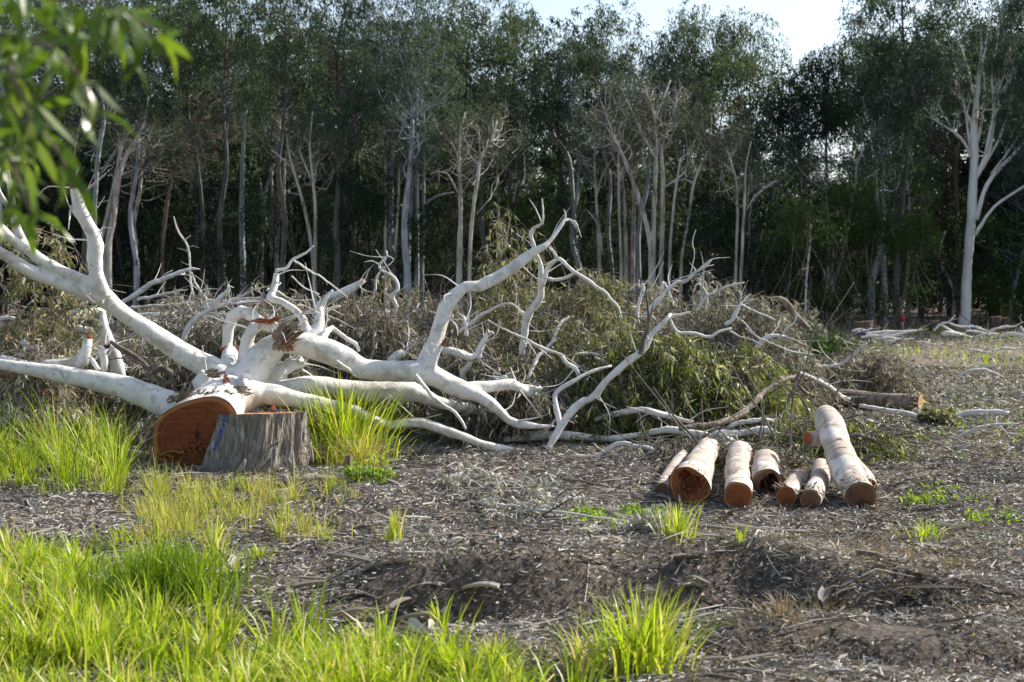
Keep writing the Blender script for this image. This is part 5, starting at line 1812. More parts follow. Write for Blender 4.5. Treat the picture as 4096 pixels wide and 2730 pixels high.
# ------------------------------------------------------------------ overhanging green branch close to the camera
def sapling():
    bx, by = -1.16, 2.55
    root = thing('gum_sapling', (bx, by, float(gh(bx, by))), 'out of focus green gum branch hanging in at the top left corner', 'sapling')
    sk, lf = MB(), MB()
    tube(sk, [((bx, by, -.05), .016), ((bx + .02, by, .8), .014), ((bx - .02, by - .03, 1.6), .012), ((bx + .05, by - .1, 2.2), .009), ((bx + .12, by - .1, 2.7), .005)], 8, .05, wob=.1)
    stems = []

    def shoot(p0, pts):
        pr = [(np.array(p0, float), .006)]
        for i, (u, v, Y) in enumerate(pts):
            pr.append((P(u, v, Y), .0045 - .001 * min(3, i)))
        stems.append(tube(sk, pr, 6, .03, wob=.15)[0])
    shoot((bx - .0, by - .03, 1.7), [(-60, 420, 2.4), (80, 470, 2.3), (180, 540, 2.25), (250, 640, 2.2), (300, 760, 2.2)])
    shoot((bx + .03, by - .08, 2.1), [(-80, 120, 2.4), (80, 150, 2.3), (220, 200, 2.2), (330, 330, 2.2), (350, 420, 2.2)])
    shoot((bx + .05, by - .1, 2.2), [(0, -60, 2.3), (200, -10, 2.2), (400, 10, 2.15), (520, 60, 2.1), (620, 120, 2.1)])
    shoot((bx - .0, by - .03, 1.65), [(-60, 620, 2.5), (40, 640, 2.4), (90, 760, 2.4), (120, 860, 2.4)])
    shoot((bx - .0, by - .03, 1.75), [(-40, 300, 2.2), (60, 330, 2.1), (120, 420, 2.1), (100, 540, 2.1)])
    # traced leaves first: (tip-to-base in the picture, depth, width S px)
    B, A, Ln, W = [], [], [], []
    tl = [(520, 60, 690, 250, 2.1, 62), (500, 80, 640, 370, 2.1, 70), (470, 130, 610, 390, 2.15, 60), (560, 40, 740, 150, 2.1, 44), (420, 60, 520, 230, 2.1, 50), (270, 270, 400, 345, 2.2, 44),
          (480, 20, 640, 40, 2.1, 44), (440, 90, 420, 270, 2.1, 46), (480, 170, 500, 420, 2.15, 40), (250, 60, 330, 240, 2.2, 60), (150, 40, 260, 130, 2.2, 60), (40, -20, 70, 120, 2.2, 60),
          (100, 480, 60, 640, 2.2, 60), (180, 540, 370, 520, 2.2, 56), (250, 640, 380, 800, 2.2, 70), (220, 560, 330, 700, 2.2, 60), (240, 650, 230, 860, 2.25, 60), (300, 690, 395, 900, 2.2, 56),
          (140, 430, 300, 400, 2.2, 54), (90, 640, 140, 860, 2.3, 60), (60, 700, 10, 880, 2.3, 50), (120, 860, 20, 920, 2.3, 50), (40, 830, 120, 940, 2.3, 44), (20, 760, 200, 790, 2.3, 50), (350, 420, 330, 330, 2.2, 30),
          (10, 840, 40, 1010, 2.3, 46), (100, 120, 20, 280, 2.1, 60), (330, 330, 340, 160, 2.2, 44), (200, 210, 80, 330, 2.1, 60), (300, 60, 470, 10, 2.1, 50)]
    for (u0, v0, u1, v1, Y, w) in tl:
        p, q = P(u0, v0, Y), P(u1, v1, Y + rng.uniform(-.05, .05))
        B.append(p)
        A.append(q - p)
        Ln.append(np.linalg.norm(q - p))
        W.append(w * .8 / F * Y)
    for st in stems:
        for k in range(52):
            i = rng.integers(len(st) // 4, len(st))
            B.append(st[i] + rng.normal(0, .006, 3))
            A.append(rng.normal(0, .55, 3) + [.2, 0, -.8])
            Ln.append(rng.uniform(.06, .115))
            W.append(rng.uniform(.009, .018))
    n = len(B)
    leaves(lf, np.array(B), np.array(A), np.array(Ln), np.array(W), rng.beta(2, 2, n), .22)
    part('stem', sk, 'brown_trunk', root)
    part('foliage', lf, 'near_leaf', root)


sapling()


# ------------------------------------------------------------------ the standing forest
TRUNK_N = [0]


def crown_leaves(lf, centres, radii, per, L, W, droop=.8, tint=(2, 2), clump=20):
    """leaf sprays hanging through balls of crown volume"""
    B, A, T = [], [], []
    for c, r in zip(centres, radii):
        nc = max(3, int(per * r * r / clump))
        d = rng.normal(0, 1, (nc, 3))
        d /= np.linalg.norm(d, axis=1)[:, None]
        cc = c + d * r * (rng.uniform(.1, 1.25, (nc, 1)) ** .8) * [1, 1, .8]
        k = clump
        tw = rng.normal(0, .36, (nc, 1, 3)) * [1, 1, .5]
        s = rng.uniform(0, 1, (nc, k, 1))
        p = cc[:, None] + tw * s + rng.normal(0, .09, (nc, k, 3)) - np.array([0, 0, .42]) * s * s
        B.append(p.reshape(-1, 3))
        A.append((rng.normal(0, .5, (nc, k, 3)) + [0, 0, -droop]).reshape(-1, 3))
        T.append(np.clip(rng.beta(tint[0], tint[1], (nc, k)) * .75 * .8 + rng.uniform(0, .42, (nc, 1)), 0, 1).ravel())
    b = np.concatenate(B)
    n = len(b)
    leaves(lf, b, np.concatenate(A), rng.uniform(L[0], L[1], n), rng.uniform(W[0], W[1], n), np.concatenate(T), .1, far=True)


def limbs(tb, start, ends, r0, sides=5, sub=2, wig=.12):
    """crooked branches from points on the stem to each crown clump"""
    for e in ends:
        d2 = np.linalg.norm(start[:, :3] - (e - [0, 0, 1.2]), axis=1)
        i = int(np.argmin(d2))
        p = start[i, :3]
        r = min(r0, start[i, 3] * .6)
        L = np.linalg.norm(e - p)
        if L < .2:
            continue
        m1 = p * .67 + e * .33 + rng.normal(0, L * wig, 3) - [0, 0, L * .08]
        m2 = p * .33 + e * .67 + rng.normal(0, L * wig, 3) - [0, 0, L * .05]
        pts, rad, tan = tube(tb, [(p, r), (m1, r * .75), (m2, r * .5), (e, r * .22)], sides, max(.25, L / 7), wob=.2, caps=False)
        for s in range(sub):
            q = rng.integers(len(pts) // 3, len(pts))
            dd = rng.normal(0, 1, 3) + [0, 0, .5]
            dd /= np.linalg.norm(dd)
            LL = L * rng.uniform(.2, .45)
            mm = pts[q] + dd * LL * .5 + rng.normal(0, LL * .15, 3)
            tube(tb, [(pts[q], rad[q] * .55), (mm, rad[q] * .4), (mm + dd * LL * .5 + rng.normal(0, LL * .15, 3), rad[q] * .15)], 4, LL * .35, caps=False)


def tree(label, stems, Y, bark, blobs=(), leaf='gum_leaf_far', per=440, L=(.14, .25), W=(.032, .058), r_limb=.05, name='gum_tree', group='trees of the standing forest', droop=.8, depth=None, tint=(2, 2), base_v=None, sub=2, fat=1.0):
    """stems: [(crop, pts)] traced from the ground up; blobs: (u, v, radius in S px[, dy])"""
    u, v = S_(stems[0][0], *stems[0][1][0][:2])
    x = (u - 2048) / F * Y
    root = thing(name, (x, Y, float(gh(x, Y))), label, 'tree', group)
    tb = MB()
    skel = []
    for si, (tg, pts) in enumerate(stems):
        yy = Y + (0 if si == 0 else rng.uniform(-.4, .4))
        pr = poly(tg, pts, yy)
        pr = [(p, r * fat) for p, r in pr]
        if si == 0 or pr[0][0][2] < 3.0:
            p0 = pr[0][0].copy()
            if p0[2] > .1:
                p0[2] = float(gh(p0[0], p0[1])) - .1
                pr = [(p0, pr[0][1] * 1.25)] + pr
        sway = rng.normal(0, .35)
        pr = [(p + np.array([0, sway * i / len(pr), 0]), r) for i, (p, r) in enumerate(pr)]
        pts_, rad, tan = tube(tb, pr, 9, .35, wob=.08, rn=.05)
        skel.append(np.hstack([pts_, rad[:, None]]))
    skel = np.concatenate(skel)
    cs, rs = [], []
    for b in blobs:
        dy = b[3] if len(b) > 3 else rng.uniform(-1.6, 1.6)
        cs.append(P(b[0], b[1], Y) + [0, dy, 0])
        rs.append(b[2] * Y / F)
    if len(cs):
        up = skel[skel[:, 2] > skel[:, 2].max() * .35]
        limbs(tb, up, cs, r_limb, sub=sub)
    part('trunk', tb, bark, root)
    if len(cs):
        lf = MB()
        crown_leaves(lf, cs, rs, per, L, W, droop, tint)
        part('crown', lf, leaf, root)
    return root


def egg(u, top, w, h, n, r=(55, 105), seed=None):
    """scatter crown clumps through an uneven egg-shaped region of the picture plane"""
    out = []
    for k in range(n):
        for _ in range(40):
            a, b = rng.uniform(-1, 1), rng.uniform(-1, 1)
            if a * a + (b * (1.0 if b > 0 else 1.0)) ** 2 < 1:
                break
        out.append((u + a * w * .5, top + h * .5 + b * h * .5, rng.uniform(*r)))
    return out


def auto_stem(u, top, lean=0, r=14, base=1310, kink=25):
    n = 7
    return ('S', [(u + lean * (1 - i / (n - 1)) + rng.uniform(-kink, kink) * (0 < i), base + (top - base) * i / (n - 1), r * (1 - .8 * i / (n - 1))) for i in range(n)])


# upper canopy: (u, top, width, height, clumps, depth, bark, leaf, label)
CAN = [
    (20, -260, 460, 900, 34, 60, 'bluegum_bark', 'gum_leaf_far', 'tall gum at the left picture edge behind the near leaves', 16),
    (300, -220, 420, 760, 30, 66, 'bluegum_bark', 'gum_leaf_far', 'tall gum behind the out of focus branch', 14),
    (560, -160, 360, 640, 28, 64, 'bluegum_bark', 'gum_leaf_far', 'tall gum right of the out of focus branch', 13),
    (760, -60, 200, 420, 15, 66, 'brown_trunk', 'gum_leaf_far', 'thin crowned gum left of the bright sky gaps', 11),
    (930, -170, 240, 640, 22, 65, 'bluegum_bark', 'gum_leaf_far', 'open crowned gum with a crooked trunk among the sky gaps', 14),
    (1130, -120, 320, 620, 27, 63, 'bluegum_bark', 'gum_leaf_far', 'leafy gum right of the sky gaps', 14),
    (1380, -180, 420, 740, 36, 62, 'bluegum_bark', 'gum_leaf_blue', 'wide blue green gum left of centre', 16),
    (1640, -140, 440, 760, 38, 61, 'bluegum_bark', 'gum_leaf_blue', 'broad spreading gum in the middle of the forest', 17),
    (1880, 0, 280, 560, 24, 64, 'brown_trunk', 'gum_leaf_far', 'rounded gum at the left rim of the big sky opening', 12),
    (2065, 10, 70, 120, 5, 66, 'brown_trunk', 'gum_leaf_far', 'narrow tuft topped gum against the sky', 7),
    (2070, 90, 280, 520, 24, 65, 'bluegum_bark', 'gum_leaf_far', 'gum below the narrow tuft topped one', 12),
    (2270, 110, 280, 420, 22, 66, 'bluegum_bark', 'gum_leaf_blue', 'gum left of the paperbark grove skyline', 12),
    (2420, 30, 170, 480, 19, 67, 'bluegum_bark', 'gum_leaf_far', 'high peaked gum above the leaning blue trunk', 11),
    (2600, 50, 330, 480, 30, 66, 'bluegum_bark', 'gum_leaf_blue', 'wide topped gum above the paperbark grove', 14),
    (2780, 45, 200, 480, 21, 66, 'brown_trunk', 'gum_leaf_far', 'gum with an uneven top right of the grove', 12),
    (2915, 45, 60, 170, 5, 68, 'grey_branch', 'gum_leaf_far', 'spindly leader carrying a few leaf tufts against the sky', 6),
    (3010, 65, 150, 230, 8, 68, 'grey_branch', 'gum_leaf_far', 'feathery gum top beside the spindly leader', 7),
    (2960, 190, 300, 420, 26, 65, 'brown_trunk', 'gum_leaf_far', 'dark leafy gum sloping down to the big sky opening', 12),
    (3120, 220, 140, 260, 8, 66, 'grey_branch', 'gum_leaf_far', 'thin gum at the foot of the sky opening', 7),
    (3300, 200, 220, 300, 15, 66, 'brown_trunk', 'wattle_leaf_far', 'dark silhouetted gum on the right slope of the sky opening', 11),
    (3210, 340, 300, 300, 20, 64, 'brown_trunk', 'wattle_leaf_far', 'dark low gum under the sky opening', 11),
    (3470, 20, 170, 420, 17, 64, 'bluegum_bark', 'gum_leaf_blue', 'tall tufted gum right of the sky opening', 12),
    (3560, 180, 300, 480, 26, 63, 'bluegum_bark', 'gum_leaf_blue', 'gum between the tufted one and the great white gum', 13),
    (3640, -180, 380, 560, 30, 62, 'bluegum_bark', 'gum_leaf_blue', 'high gum left of the great white gum', 14),
    (4120, -140, 300, 800, 30, 62, 'bluegum_bark', 'gum_leaf_blue', 'gum at the right picture edge', 14),
]
for (u, top, w, h, n, Y, bark, leaf, lb, r) in CAN:
    Y = Y - 5
    tree(lb + ' in the canopy row', [auto_stem(u, top + h * .25, rng.uniform(-80, 80), r)], Y, 'dusky_bark' if bark == 'brown_trunk' or rng.random() < .6 else bark, egg(u, top, w, h, int(n * 1.7), (32, 92)), leaf)

# the great white gum at the right
tree('great pale barked gum with fanning limbs standing at the right', [
    ('W', [(1815, 2015, 36), (1820, 1950, 31), (1835, 1568, 28), (1852, 1300, 28), (1866, 1000, 26), (1862, 850, 24), (1872, 700, 18), (1890, 500, 13), (1905, 350, 9), (1900, 200, 5)]),
    ('W', [(1860, 1150, 20), (1955, 980, 17), (2000, 720, 14), (2060, 420, 10), (2095, 300, 6)]),
    ('W', [(1890, 1380, 15), (1960, 1160, 14), (2090, 1010, 12), (2200, 890, 10), (2330, 700, 7)]),
    ('W', [(1880, 1480, 11), (2000, 1300, 10), (2190, 1170, 8), (2330, 1090, 5)]),
    ('W', [(1860, 990, 11), (1785, 870, 8), (1600, 750, 5)]),
    ('W', [(1866, 800, 12), (1790, 640, 9), (1720, 420, 7), (1640, 260, 4)]),
    ('W', [(1880, 640, 10), (1830, 420, 8), (1760, 240, 5)]),
    ('W', [(1950, 960, 11), (1990, 700, 10), (1970, 480, 7), (1990, 300, 5)]),
    ('W', [(2010, 650, 10), (2100, 480, 9), (2190, 300, 6)]),
    ('W', [(1850, 1200, 9), (1880, 980, 9), (1930, 760, 8), (1950, 560, 6), (1940, 380, 4)]),
    ('W', [(1870, 1050, 8), (1830, 860, 7), (1800, 700, 6), (1740, 520, 4), (1700, 330, 3)]),
    ('W', [(1930, 1060, 9), (2040, 860, 8), (2110, 640, 6), (2150, 430, 4)]),
    ('W', [(1985, 1090, 8), (2110, 920, 7), (2220, 700, 5), (2300, 480, 3)]),
    ('W', [(1780, 870, 6), (1680, 720, 5), (1590, 560, 4), (1540, 420, 2)]),
    ('W', [(1885, 560, 8), (1930, 380, 6), (1960, 180, 4)])], 58, 'biggum_bark',
    egg(3840, -190, 560, 620, 54, (45, 85)) + egg(3980, 180, 300, 400, 20, (40, 75)) + egg(3650, 150, 240, 330, 12, (40, 70)), 'gum_leaf_blue', per=330, name='gum_tree', sub=3)

PB = 'paperbark'
MID = [
    ('white stemmed paperbark leaning right, with two peeling stems', [('U', [(675, 1600, 24), (700, 1400, 22), (722, 1250, 20), (746, 1100, 18), (800, 960, 14), (852, 880, 12), (905, 760, 9), (930, 600, 6)]), ('U', [(636, 1500, 13), (680, 1300, 12), (712, 1150, 12), (736, 1000, 12), (765, 860, 9), (840, 790, 7), (900, 700, 4)])], 50, PB, (590, 400, 330, 260, 16)),
    ('smooth bluish gum stem forking left of the leaning paperbark', [('U', [(590, 1450, 15), (608, 1100, 14), (630, 900, 14), (655, 770, 13), (650, 650, 9), (640, 560, 6)]), ('U', [(620, 1110, 11), (700, 985, 10), (765, 880, 8), (850, 760, 5)]), ('U', [(655, 770, 10), (695, 680, 9), (752, 580, 6)])], 56, 'bluegum_bark', (400, 330, 260, 260, 10)),
    ('wavy grey stemmed paperbark right of the leaning pair', [('U', [(850, 1600, 14), (836, 1400, 13), (872, 1200, 11), (880, 1000, 9), (920, 860, 6), (960, 760, 4)])], 54, PB, (640, 500, 300, 220, 10)),
    ('slender brown gum stem leaning right with long bare branches', [('U', [(1022, 1620, 11), (1045, 1350, 12), (1082, 1150, 11), (1142, 980, 10), (1232, 760, 9), (1285, 660, 8), (1420, 600, 6), (1560, 545, 4), (1690, 530, 3)]), ('U', [(1095, 1080, 7), (1080, 980, 6), (1100, 880, 4)]), ('U', [(1235, 750, 7), (1265, 640, 6), (1330, 580, 4)])], 52, 'brown_trunk', (900, 420, 300, 200, 9)),
    ('dusky blue stem deep behind the slender brown one', [('U', [(1236, 1568, 15), (1238, 1350, 14), (1210, 1150, 10), (1190, 950, 7)])], 64, 'bluegum_bark', (770, 480, 300, 260, 12)),
    ('straight pale column lit on one side in the left forest', [('U', [(1525, 1620, 18), (1520, 1300, 17), (1530, 1000, 13), (1545, 800, 11), (1560, 450, 10), (1480, 280, 10), (1465, 120, 8), (1470, -60, 5)])], 58, 'bluegum_bark', (960, 60, 260, 420, 14)),
    ('twin dusky stems crossing right of the pale column', [('U', [(1640, 1500, 12), (1660, 1200, 12), (1700, 1090, 8), (1720, 900, 5)]), ('U', [(1680, 1500, 9), (1640, 1200, 8), (1600, 1050, 5)])], 62, 'bluegum_bark', (1060, 430, 260, 240, 10)),
    ('bundle of straight grey trunks left of the white forked saplings', [('U', [(1735, 1620, 14), (1750, 1300, 14), (1748, 1050, 10), (1760, 800, 6)]), ('U', [(1775, 1620, 11), (1780, 1300, 11), (1790, 1000, 7)]), ('U', [(1700, 1620, 9), (1712, 1300, 9), (1705, 1050, 6)])], 57, PB, (1120, 380, 300, 280, 12)),
    ('pair of slim pale saplings with forking bare tops', [('U', [(1965, 1640, 11), (1912, 1300, 10), (1842, 1050, 8), (1820, 940, 5), (1810, 850, 3)]), ('U', [(1975, 1640, 11), (1976, 1300, 10), (1950, 1000, 8), (1945, 880, 6), (1962, 700, 4)]), ('U', [(1840, 1060, 6), (1760, 990, 5), (1700, 940, 3)]), ('U', [(1950, 1120, 6), (1900, 1010, 5), (1870, 930, 3)])], 48, PB, (1240, 520, 240, 200, 10)),
    ('cream paperbark pair before the dark blue trunks', [('V', [(378, 1680, 11), (380, 1250, 9), (382, 1000, 8), (402, 850, 7), (440, 740, 5), (470, 600, 3)]), ('V', [(440, 1680, 9), (460, 1250, 8), (480, 1000, 7), (540, 880, 7), (600, 800, 5), (660, 720, 3)]), ('V', [(405, 860, 5), (330, 780, 4), (290, 700, 3)])], 50, PB, (1560, 480, 300, 240, 12)),
    ('thick gum trunk rising behind the cream pair to high branches', [('V', [(412, 1620, 18), (416, 1200, 15), (422, 900, 13), (432, 700, 11), (450, 500, 9), (455, 300, 7), (420, 180, 5)]), ('V', [(428, 720, 9), (390, 560, 8), (378, 300, 7), (325, 190, 4)]), ('V', [(425, 820, 9), (360, 740, 7), (300, 640, 5)])], 60, 'bluegum_bark', (1570, 60, 380, 360, 18)),
    ('dark blue thick trunk in the central forest', [('V', [(512, 1700, 24), (520, 1500, 21), (537, 1200, 18), (546, 1000, 14), (560, 700, 9)])], 55, 'bluegum_bark', (1640, 230, 260, 360, 14)),
    ('tall straight blue trunk right of the thickest blue one', [('V', [(577, 1700, 15), (578, 1200, 12), (575, 800, 9), (580, 500, 6)]), ('V', [(612, 1700, 12), (621, 1200, 9), (626, 950, 6)]), ('V', [(620, 1290, 10), (700, 1232, 8), (810, 1208, 5)])], 55.5, 'bluegum_bark', (1680, 250, 260, 360, 14)),
    ('cream paperbark with a hooked side branch at the forest centre', [('V', [(842, 1700, 19), (850, 1300, 14), (840, 950, 9), (852, 820, 6), (880, 700, 4)]), ('V', [(832, 1210, 7), (770, 1090, 6), (700, 1076, 5), (660, 1100, 2)]), ('V', [(838, 1000, 6), (790, 880, 4)])], 47, PB, (1840, 460, 260, 220, 10)),
    ('wavy cream paperbark leaning right of the hooked one', [('V', [(908, 1680, 12), (925, 1350, 12), (958, 1110, 11), (976, 980, 9), (1040, 880, 7), (1080, 750, 4)]), ('V', [(948, 1345, 5), (1040, 1240, 3)])], 46, PB, (1960, 440, 260, 220, 10)),
    ('trio of thin pale stems left of the leaf heap peak', [('V', [(1085, 1640, 11), (1086, 1300, 9), (1080, 1000, 7), (1076, 820, 5)]), ('V', [(1098, 1640, 8), (1140, 1320, 7), (1190, 1100, 6), (1212, 950, 4)]), ('V', [(1120, 1600, 7), (1160, 1350, 7), (1200, 1150, 5)])], 53, PB, (2040, 430, 280, 240, 11)),
    ('bluish gum bending left above the leaf heap peak', [('V', [(1580, 1640, 12), (1575, 1540, 12), (1557, 1250, 12), (1542, 1050, 13), (1510, 950, 15), (1422, 830, 16), (1392, 700, 14), (1335, 620, 10), (1302, 480, 7)]), ('V', [(1396, 690, 11), (1440, 600, 10), (1540, 530, 6)]), ('V', [(1385, 640, 7), (1385, 560, 6)])], 56, 'bluegum_bark', (2240, 230, 360, 260, 16)),
    ('thin pale twin stems right of the bending gum', [('V', [(1722, 1640, 12), (1702, 1250, 8), (1690, 1000, 6), (1692, 850, 4)]), ('V', [(1742, 1600, 7), (1715, 1420, 6), (1640, 1320, 4)]), ('V', [(1700, 1250, 6), (1745, 1080, 5), (1800, 1000, 3)])], 50, PB, (2400, 470, 240, 220, 9)),
    ('narrow paperbark stem at the left side of the grove', [('V', [(1858, 1680, 11), (1842, 1250, 9), (1840, 950, 6), (1850, 800, 3)])], 49, PB, (2480, 420, 200, 220, 7)),
    ('broad double paperbark in the middle of the grove', [('V', [(1890, 1700, 15), (1882, 1300, 11), (1860, 1050, 6)]), ('V', [(1930, 1700, 16), (1940, 1250, 12), (1930, 1100, 7)])], 51, PB, (2520, 330, 260, 260, 12)),
    ('forking cream paperbark sweeping left in the grove', [('V', [(2045, 1700, 17), (2035, 1500, 16), (1990, 1330, 16), (1945, 1180, 14), (1900, 1060, 11), (1832, 900, 8), (1785, 790, 6), (1730, 640, 3)]), ('V', [(1905, 1060, 8), (1850, 940, 6), (1760, 800, 4)])], 45, PB, (2430, 330, 260, 240, 11)),
    ('tall cream paperbark with many upright arms in the grove', [('V', [(2058, 1700, 15), (2068, 1200, 14), (2080, 950, 9), (2062, 700, 7), (2010, 560, 4)]), ('V', [(2075, 1000, 7), (2000, 860, 6), (1900, 640, 4)]), ('V', [(2068, 760, 6), (2130, 600, 5), (2170, 500, 3)])], 45.5, PB, (2600, 300, 320, 260, 14)),
    ('cream paperbark at the right side of the grove', [('V', [(2108, 1700, 15), (2120, 1150, 14), (2110, 950, 9), (2150, 800, 7), (2200, 650, 4)]), ('V', [(2122, 1180, 8), (2200, 1130, 6), (2260, 1080, 4)]), ('V', [(2160, 1600, 9), (2180, 1300, 9), (2220, 1000, 6)])], 46, PB, (2700, 320, 280, 260, 13)),
    ('slim pale stem sweeping right beyond the grove', [('W', [(40, 1700, 11), (52, 1568, 10), (90, 1350, 9), (120, 1150, 9), (182, 1000, 8), (282, 850, 6), (342, 790, 4)]), ('W', [(0, 1140, 4), (60, 1125, 5), (110, 1150, 6)])], 47, PB, (2880, 430, 260, 200, 10)),
    ('close pair of straight pale stems right of the sweeping one', [('W', [(380, 1800, 10), (386, 1568, 9), (396, 1300, 9), (380, 1100, 7), (330, 940, 4)]), ('W', [(408, 1800, 10), (416, 1568, 9), (426, 1250, 9), (432, 1050, 6), (460, 900, 3)]), ('W', [(425, 1380, 5), (500, 1230, 5), (640, 1130, 3)])], 46, PB, (2960, 560, 260, 200, 9)),
    ('bent pale stem right of the close pair', [('W', [(445, 1790, 8), (470, 1568, 8), (476, 1350, 7), (520, 1230, 6), (620, 1150, 3)]), ('W', [(480, 1750, 6), (530, 1540, 6), (550, 1440, 4)])], 48, PB, (3050, 560, 240, 200, 8)),
    ('thin crooked stem alone before the dark hollow', [('W', [(822, 1860, 6), (835, 1650, 7), (848, 1550, 6), (855, 1400, 4)])], 44, 'grey_branch', None),
    ('vine wrapped paperbark with a forked cream trunk', [('W', [(962, 1920, 13), (980, 1820, 12), (1050, 1600, 11), (1090, 1380, 10), (1112, 1220, 9), (1126, 1150, 8), (1132, 1050, 6), (1180, 930, 4)]), ('W', [(960, 1900, 12), (962, 1600, 10), (960, 1350, 8), (950, 1200, 5)]), ('W', [(985, 1850, 9), (998, 1560, 8), (1000, 1350, 5)]), ('W', [(1126, 1160, 6), (1200, 1120, 5), (1280, 1060, 3)])], 47, PB, (3330, 540, 320, 330, 16)),
    ('mossy thin stem between the forked paperbark and the white gum', [('W', [(1218, 1980, 7), (1222, 1750, 7), (1208, 1600, 6), (1215, 1400, 4)]), ('W', [(1245, 1980, 5), (1255, 1700, 4)])], 52, 'rough_bark', (3470, 700, 220, 260, 9)),
    ('straight pale stem left of the white gum', [('W', [(1305, 1990, 11), (1325, 1568, 10), (1322, 1350, 8), (1330, 1100, 5)])], 54, PB, (3540, 560, 280, 300, 12)),
    ('crooked pale stem near the white gum', [('W', [(1460, 1990, 11), (1478, 1620, 10), (1486, 1350, 7), (1500, 1150, 4)])], 55, PB, (3640, 600, 260, 300, 11)),
    ('dark brown rough trunk standing against the great white gum', [('W', [(1780, 2000, 22), (1772, 1568, 18), (1756, 1300, 15), (1750, 1000, 12), (1780, 820, 8), (1760, 700, 5)]), ('W', [(1752, 985, 10), (1700, 940, 9), (1620, 920, 5)])], 57, 'brown_trunk', (3720, 440, 280, 220, 11)),
    ('curving bare stem between the pale stems and the dark trunk', [('W', [(1745, 1820, 8), (1690, 1700, 9), (1660, 1580, 8), (1700, 1450, 5)])], 57.5, 'grey_branch', None),
    ('bluish trunk leaning at the right picture edge', [('W', [(2100, 1980, 12), (2140, 1760, 11), (2200, 1560, 9), (2280, 1300, 6)])], 58, 'bluegum_bark', (4080, 700, 260, 320, 12)),
]
for (lb, stems, Y, bark, cr) in MID:
    Y = Y + 8
    tree(lb, stems, Y, bark, [(a, b, c_, rng.uniform(-.2, 2.6)) for a, b, c_ in egg(cr[0], cr[1] - 60, cr[2] * 1.2, cr[3] * 1.25, int(cr[4] * 2.2), (22, 60))] if cr else (), 'gum_leaf_blue' if bark == 'bluegum_bark' else ('wattle_leaf_far' if rng.random() < .15 else 'paperbark_leaf'), per=700, L=(.10, .19), W=(.022, .04), r_limb=.019, droop=.35, sub=4)


# vines and dark understorey thickets between the trunks
def thicket(u, v_top, v_bot, w, Y, mat, n, label, group='understorey thickets', per=560):
    root = thing('thicket', ((u - 2048) / F * Y, Y, 0), label, 'thicket', group)
    lf, sk = MB(), MB()
    cs, rs = [], []
    for k in range(n):
        uu, vv = u + rng.normal(0, w * .36), rng.uniform(v_top, v_bot)
        cs.append(P(uu, vv, Y) + [0, rng.uniform(-1.5, 1.5), 0])
        rs.append(rng.uniform(.3, 1.1))
    x = (u - 2048) / F * Y
    for c in cs:
        b = np.array([x + rng.normal(0, 1.5), Y + rng.normal(0, .9), 0.])
        m = (b + c) / 2 + rng.normal(0, .3, 3)
        tube(sk, [(b, .016), (m, .012), (c, .005)], 4, .5, caps=False)
    part('stems', sk, 'dark_branch', root)
    crown_leaves(lf, cs, rs, per, (.10, .2), (.03, .055), .5)
    part('foliage', lf, mat, root)


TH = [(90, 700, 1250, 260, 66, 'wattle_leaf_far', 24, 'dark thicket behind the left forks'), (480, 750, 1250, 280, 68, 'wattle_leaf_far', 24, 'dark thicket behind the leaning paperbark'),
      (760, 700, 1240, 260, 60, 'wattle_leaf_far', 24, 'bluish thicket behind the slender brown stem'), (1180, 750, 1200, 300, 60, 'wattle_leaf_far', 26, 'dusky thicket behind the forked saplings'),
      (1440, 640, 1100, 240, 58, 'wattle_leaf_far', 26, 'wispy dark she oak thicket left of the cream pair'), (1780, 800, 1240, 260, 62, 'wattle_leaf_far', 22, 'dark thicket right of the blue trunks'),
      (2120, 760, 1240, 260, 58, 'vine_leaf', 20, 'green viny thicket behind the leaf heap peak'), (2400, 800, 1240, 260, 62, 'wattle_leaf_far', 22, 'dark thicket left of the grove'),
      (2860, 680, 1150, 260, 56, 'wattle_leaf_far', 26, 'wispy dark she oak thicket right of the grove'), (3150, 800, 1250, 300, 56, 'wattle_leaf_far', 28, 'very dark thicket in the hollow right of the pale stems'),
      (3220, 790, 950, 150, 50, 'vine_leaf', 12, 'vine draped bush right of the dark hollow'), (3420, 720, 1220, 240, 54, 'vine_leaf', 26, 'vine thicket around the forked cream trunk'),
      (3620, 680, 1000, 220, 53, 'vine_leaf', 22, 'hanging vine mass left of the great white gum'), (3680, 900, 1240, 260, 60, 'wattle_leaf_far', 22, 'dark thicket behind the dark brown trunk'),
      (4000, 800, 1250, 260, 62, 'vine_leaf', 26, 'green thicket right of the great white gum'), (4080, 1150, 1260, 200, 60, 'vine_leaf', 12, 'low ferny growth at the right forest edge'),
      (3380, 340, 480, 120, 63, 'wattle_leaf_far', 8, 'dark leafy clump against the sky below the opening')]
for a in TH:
    thicket(*a)


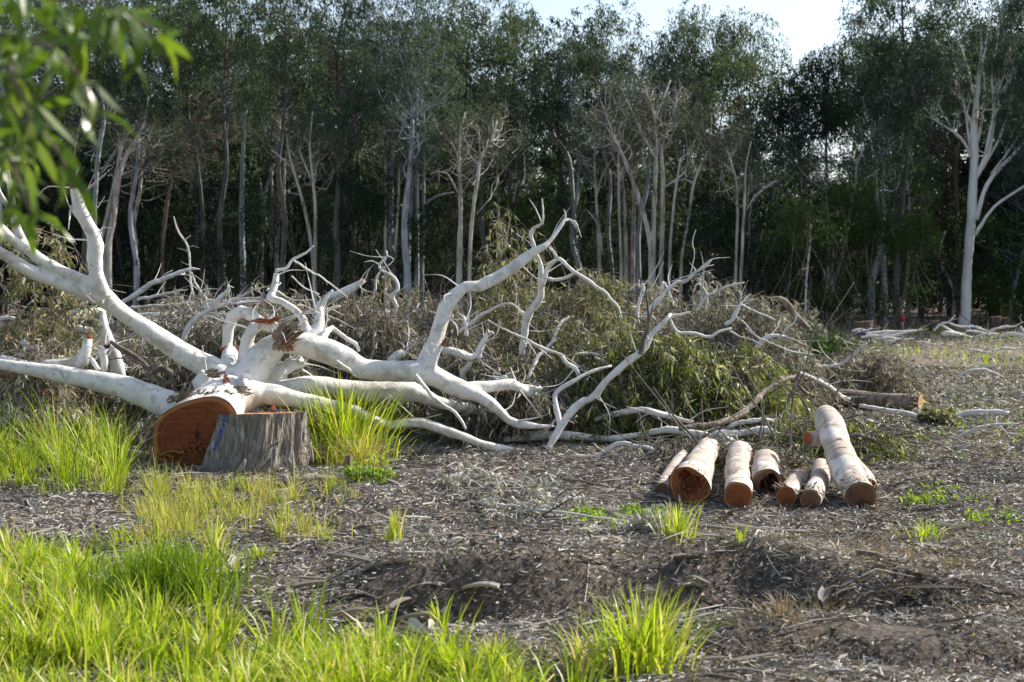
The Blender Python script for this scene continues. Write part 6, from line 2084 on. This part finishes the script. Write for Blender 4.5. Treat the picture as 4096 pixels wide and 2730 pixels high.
# back rows: copies of five dark gums fill the forest behind
def proto(k):
    H = [15, 17, 13, 16, 14][k]
    root = thing('forest_tree', (0, 0, 0), 'slender dark gum standing deep in the forest behind the front row', 'tree', 'dark gums deep in the forest')
    tb, lf = MB(), MB()
    st = []
    for s in range(1 + k % 2):
        x = s * .5
        pr = [((x, 0, -.3), .17), ((x + rng.normal(0, .2), rng.normal(0, .2), H * .25), .14), ((x + rng.normal(0, .4), rng.normal(0, .4), H * .5), .11), ((x + rng.normal(0, .7), rng.normal(0, .7), H * .75), .07), ((x + rng.normal(0, 1), rng.normal(0, 1), H * .95), .03)]
        p, r, t = tube(tb, [(np.array(a, float), b) for a, b in pr], 7, .6, wob=.1)
        st.append(np.hstack([p, r[:, None]]))
    st = np.concatenate(st)
    cs, rs = [], []
    for b in range(46):
        t = rng.uniform(.10, 1.0)
        w = 1.2 + 2.2 * math.sin(min(1, t * 1.1) * math.pi * .8)
        a, q = rng.uniform(0, 6.283), rng.uniform(0, 1) ** .5
        cs.append(np.array([math.cos(a) * q * w, math.sin(a) * q * w, H * t]))
        rs.append(rng.uniform(.7, 1.3))
    limbs(tb, st[st[:, 2] > H * .2], cs, .05, 4, 1)
    crown_leaves(lf, cs, rs, 230, (.2, .34), (.06, .1), .7)
    part('trunk', tb, 'dusky_bark', root)
    part('crown', lf, 'wattle_leaf_far' if k % 2 else 'gum_leaf_far', root)
    return root


PR = [proto(k) for k in range(5)]
spots = []
for row, (Y, n) in enumerate(((72, 20), (79, 22), (87, 24), (97, 26), (110, 28))):
    for i in range(n):
        x = (-.44 + .92 * (i + rng.uniform(.1, .9)) / n) * Y
        u = x / Y * F + 2048
        if 3000 < u < 3500:
            hs = .62          # lower skyline under the opening
        elif 1950 < u < 3050:
            hs = .84
        else:
            hs = 1.1
        spots.append((x, Y + rng.uniform(-2.5, 2.5), hs * rng.uniform(.85, 1.05)))
used = set()


def place(x, y, s, rz, k):
    src = PR[k]
    if k not in used:
        used.add(k)
        o = src
    else:
        o = src.copy()
        COL.objects.link(o)
        for ch in src.children:
            c_ = ch.copy()
            COL.objects.link(c_)
            c_.parent = o
    o.location = (x, y, float(gh(x, y)))
    o.rotation_euler = (0, 0, rz)
    o.scale = (s * 1.05, s * 1.05, s)
    return o


for (x, y, s) in spots:
    place(x, y, s, rng.uniform(0, 6.283), int(rng.integers(5)))
# the forest goes on beyond the right edge of the picture and shades its own edge
for i in range(34):
    y = rng.uniform(50, 120)
    x = y * .40 + rng.uniform(2, 32)
    place(x, y, rng.uniform(1.05, 1.35), rng.uniform(0, 6.283), int(rng.integers(5)))
for i in range(8):
    y = rng.uniform(55, 90)
    place(-y * .42 - rng.uniform(1, 8), y, rng.uniform(1.0, 1.2), rng.uniform(0, 6.283), int(rng.integers(5)))


# the far wood that closes the view
def far_wood():
    lf = MB()
    cs, rs = [], []
    for k in range(1500):
        Y = rng.uniform(120, 150)
        x = rng.uniform(-.46, .50) * Y
        u = x / Y * F + 2048
        top = 9.0 if 3000 < u < 3500 else 11
        cs.append(np.array([x, Y, rng.uniform(.2, top)]))
        rs.append(rng.uniform(1.2, 2.0))
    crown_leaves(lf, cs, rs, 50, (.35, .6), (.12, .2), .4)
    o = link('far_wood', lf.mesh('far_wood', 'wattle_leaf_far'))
    tag(o, 'dark mass of further forest closing the gaps between the trunks', 'forest', kind='stuff')


far_wood()
print('OBJECTS', len(bpy.data.objects), 'TRIS', sum(len(m.loops) for m in bpy.data.meshes))
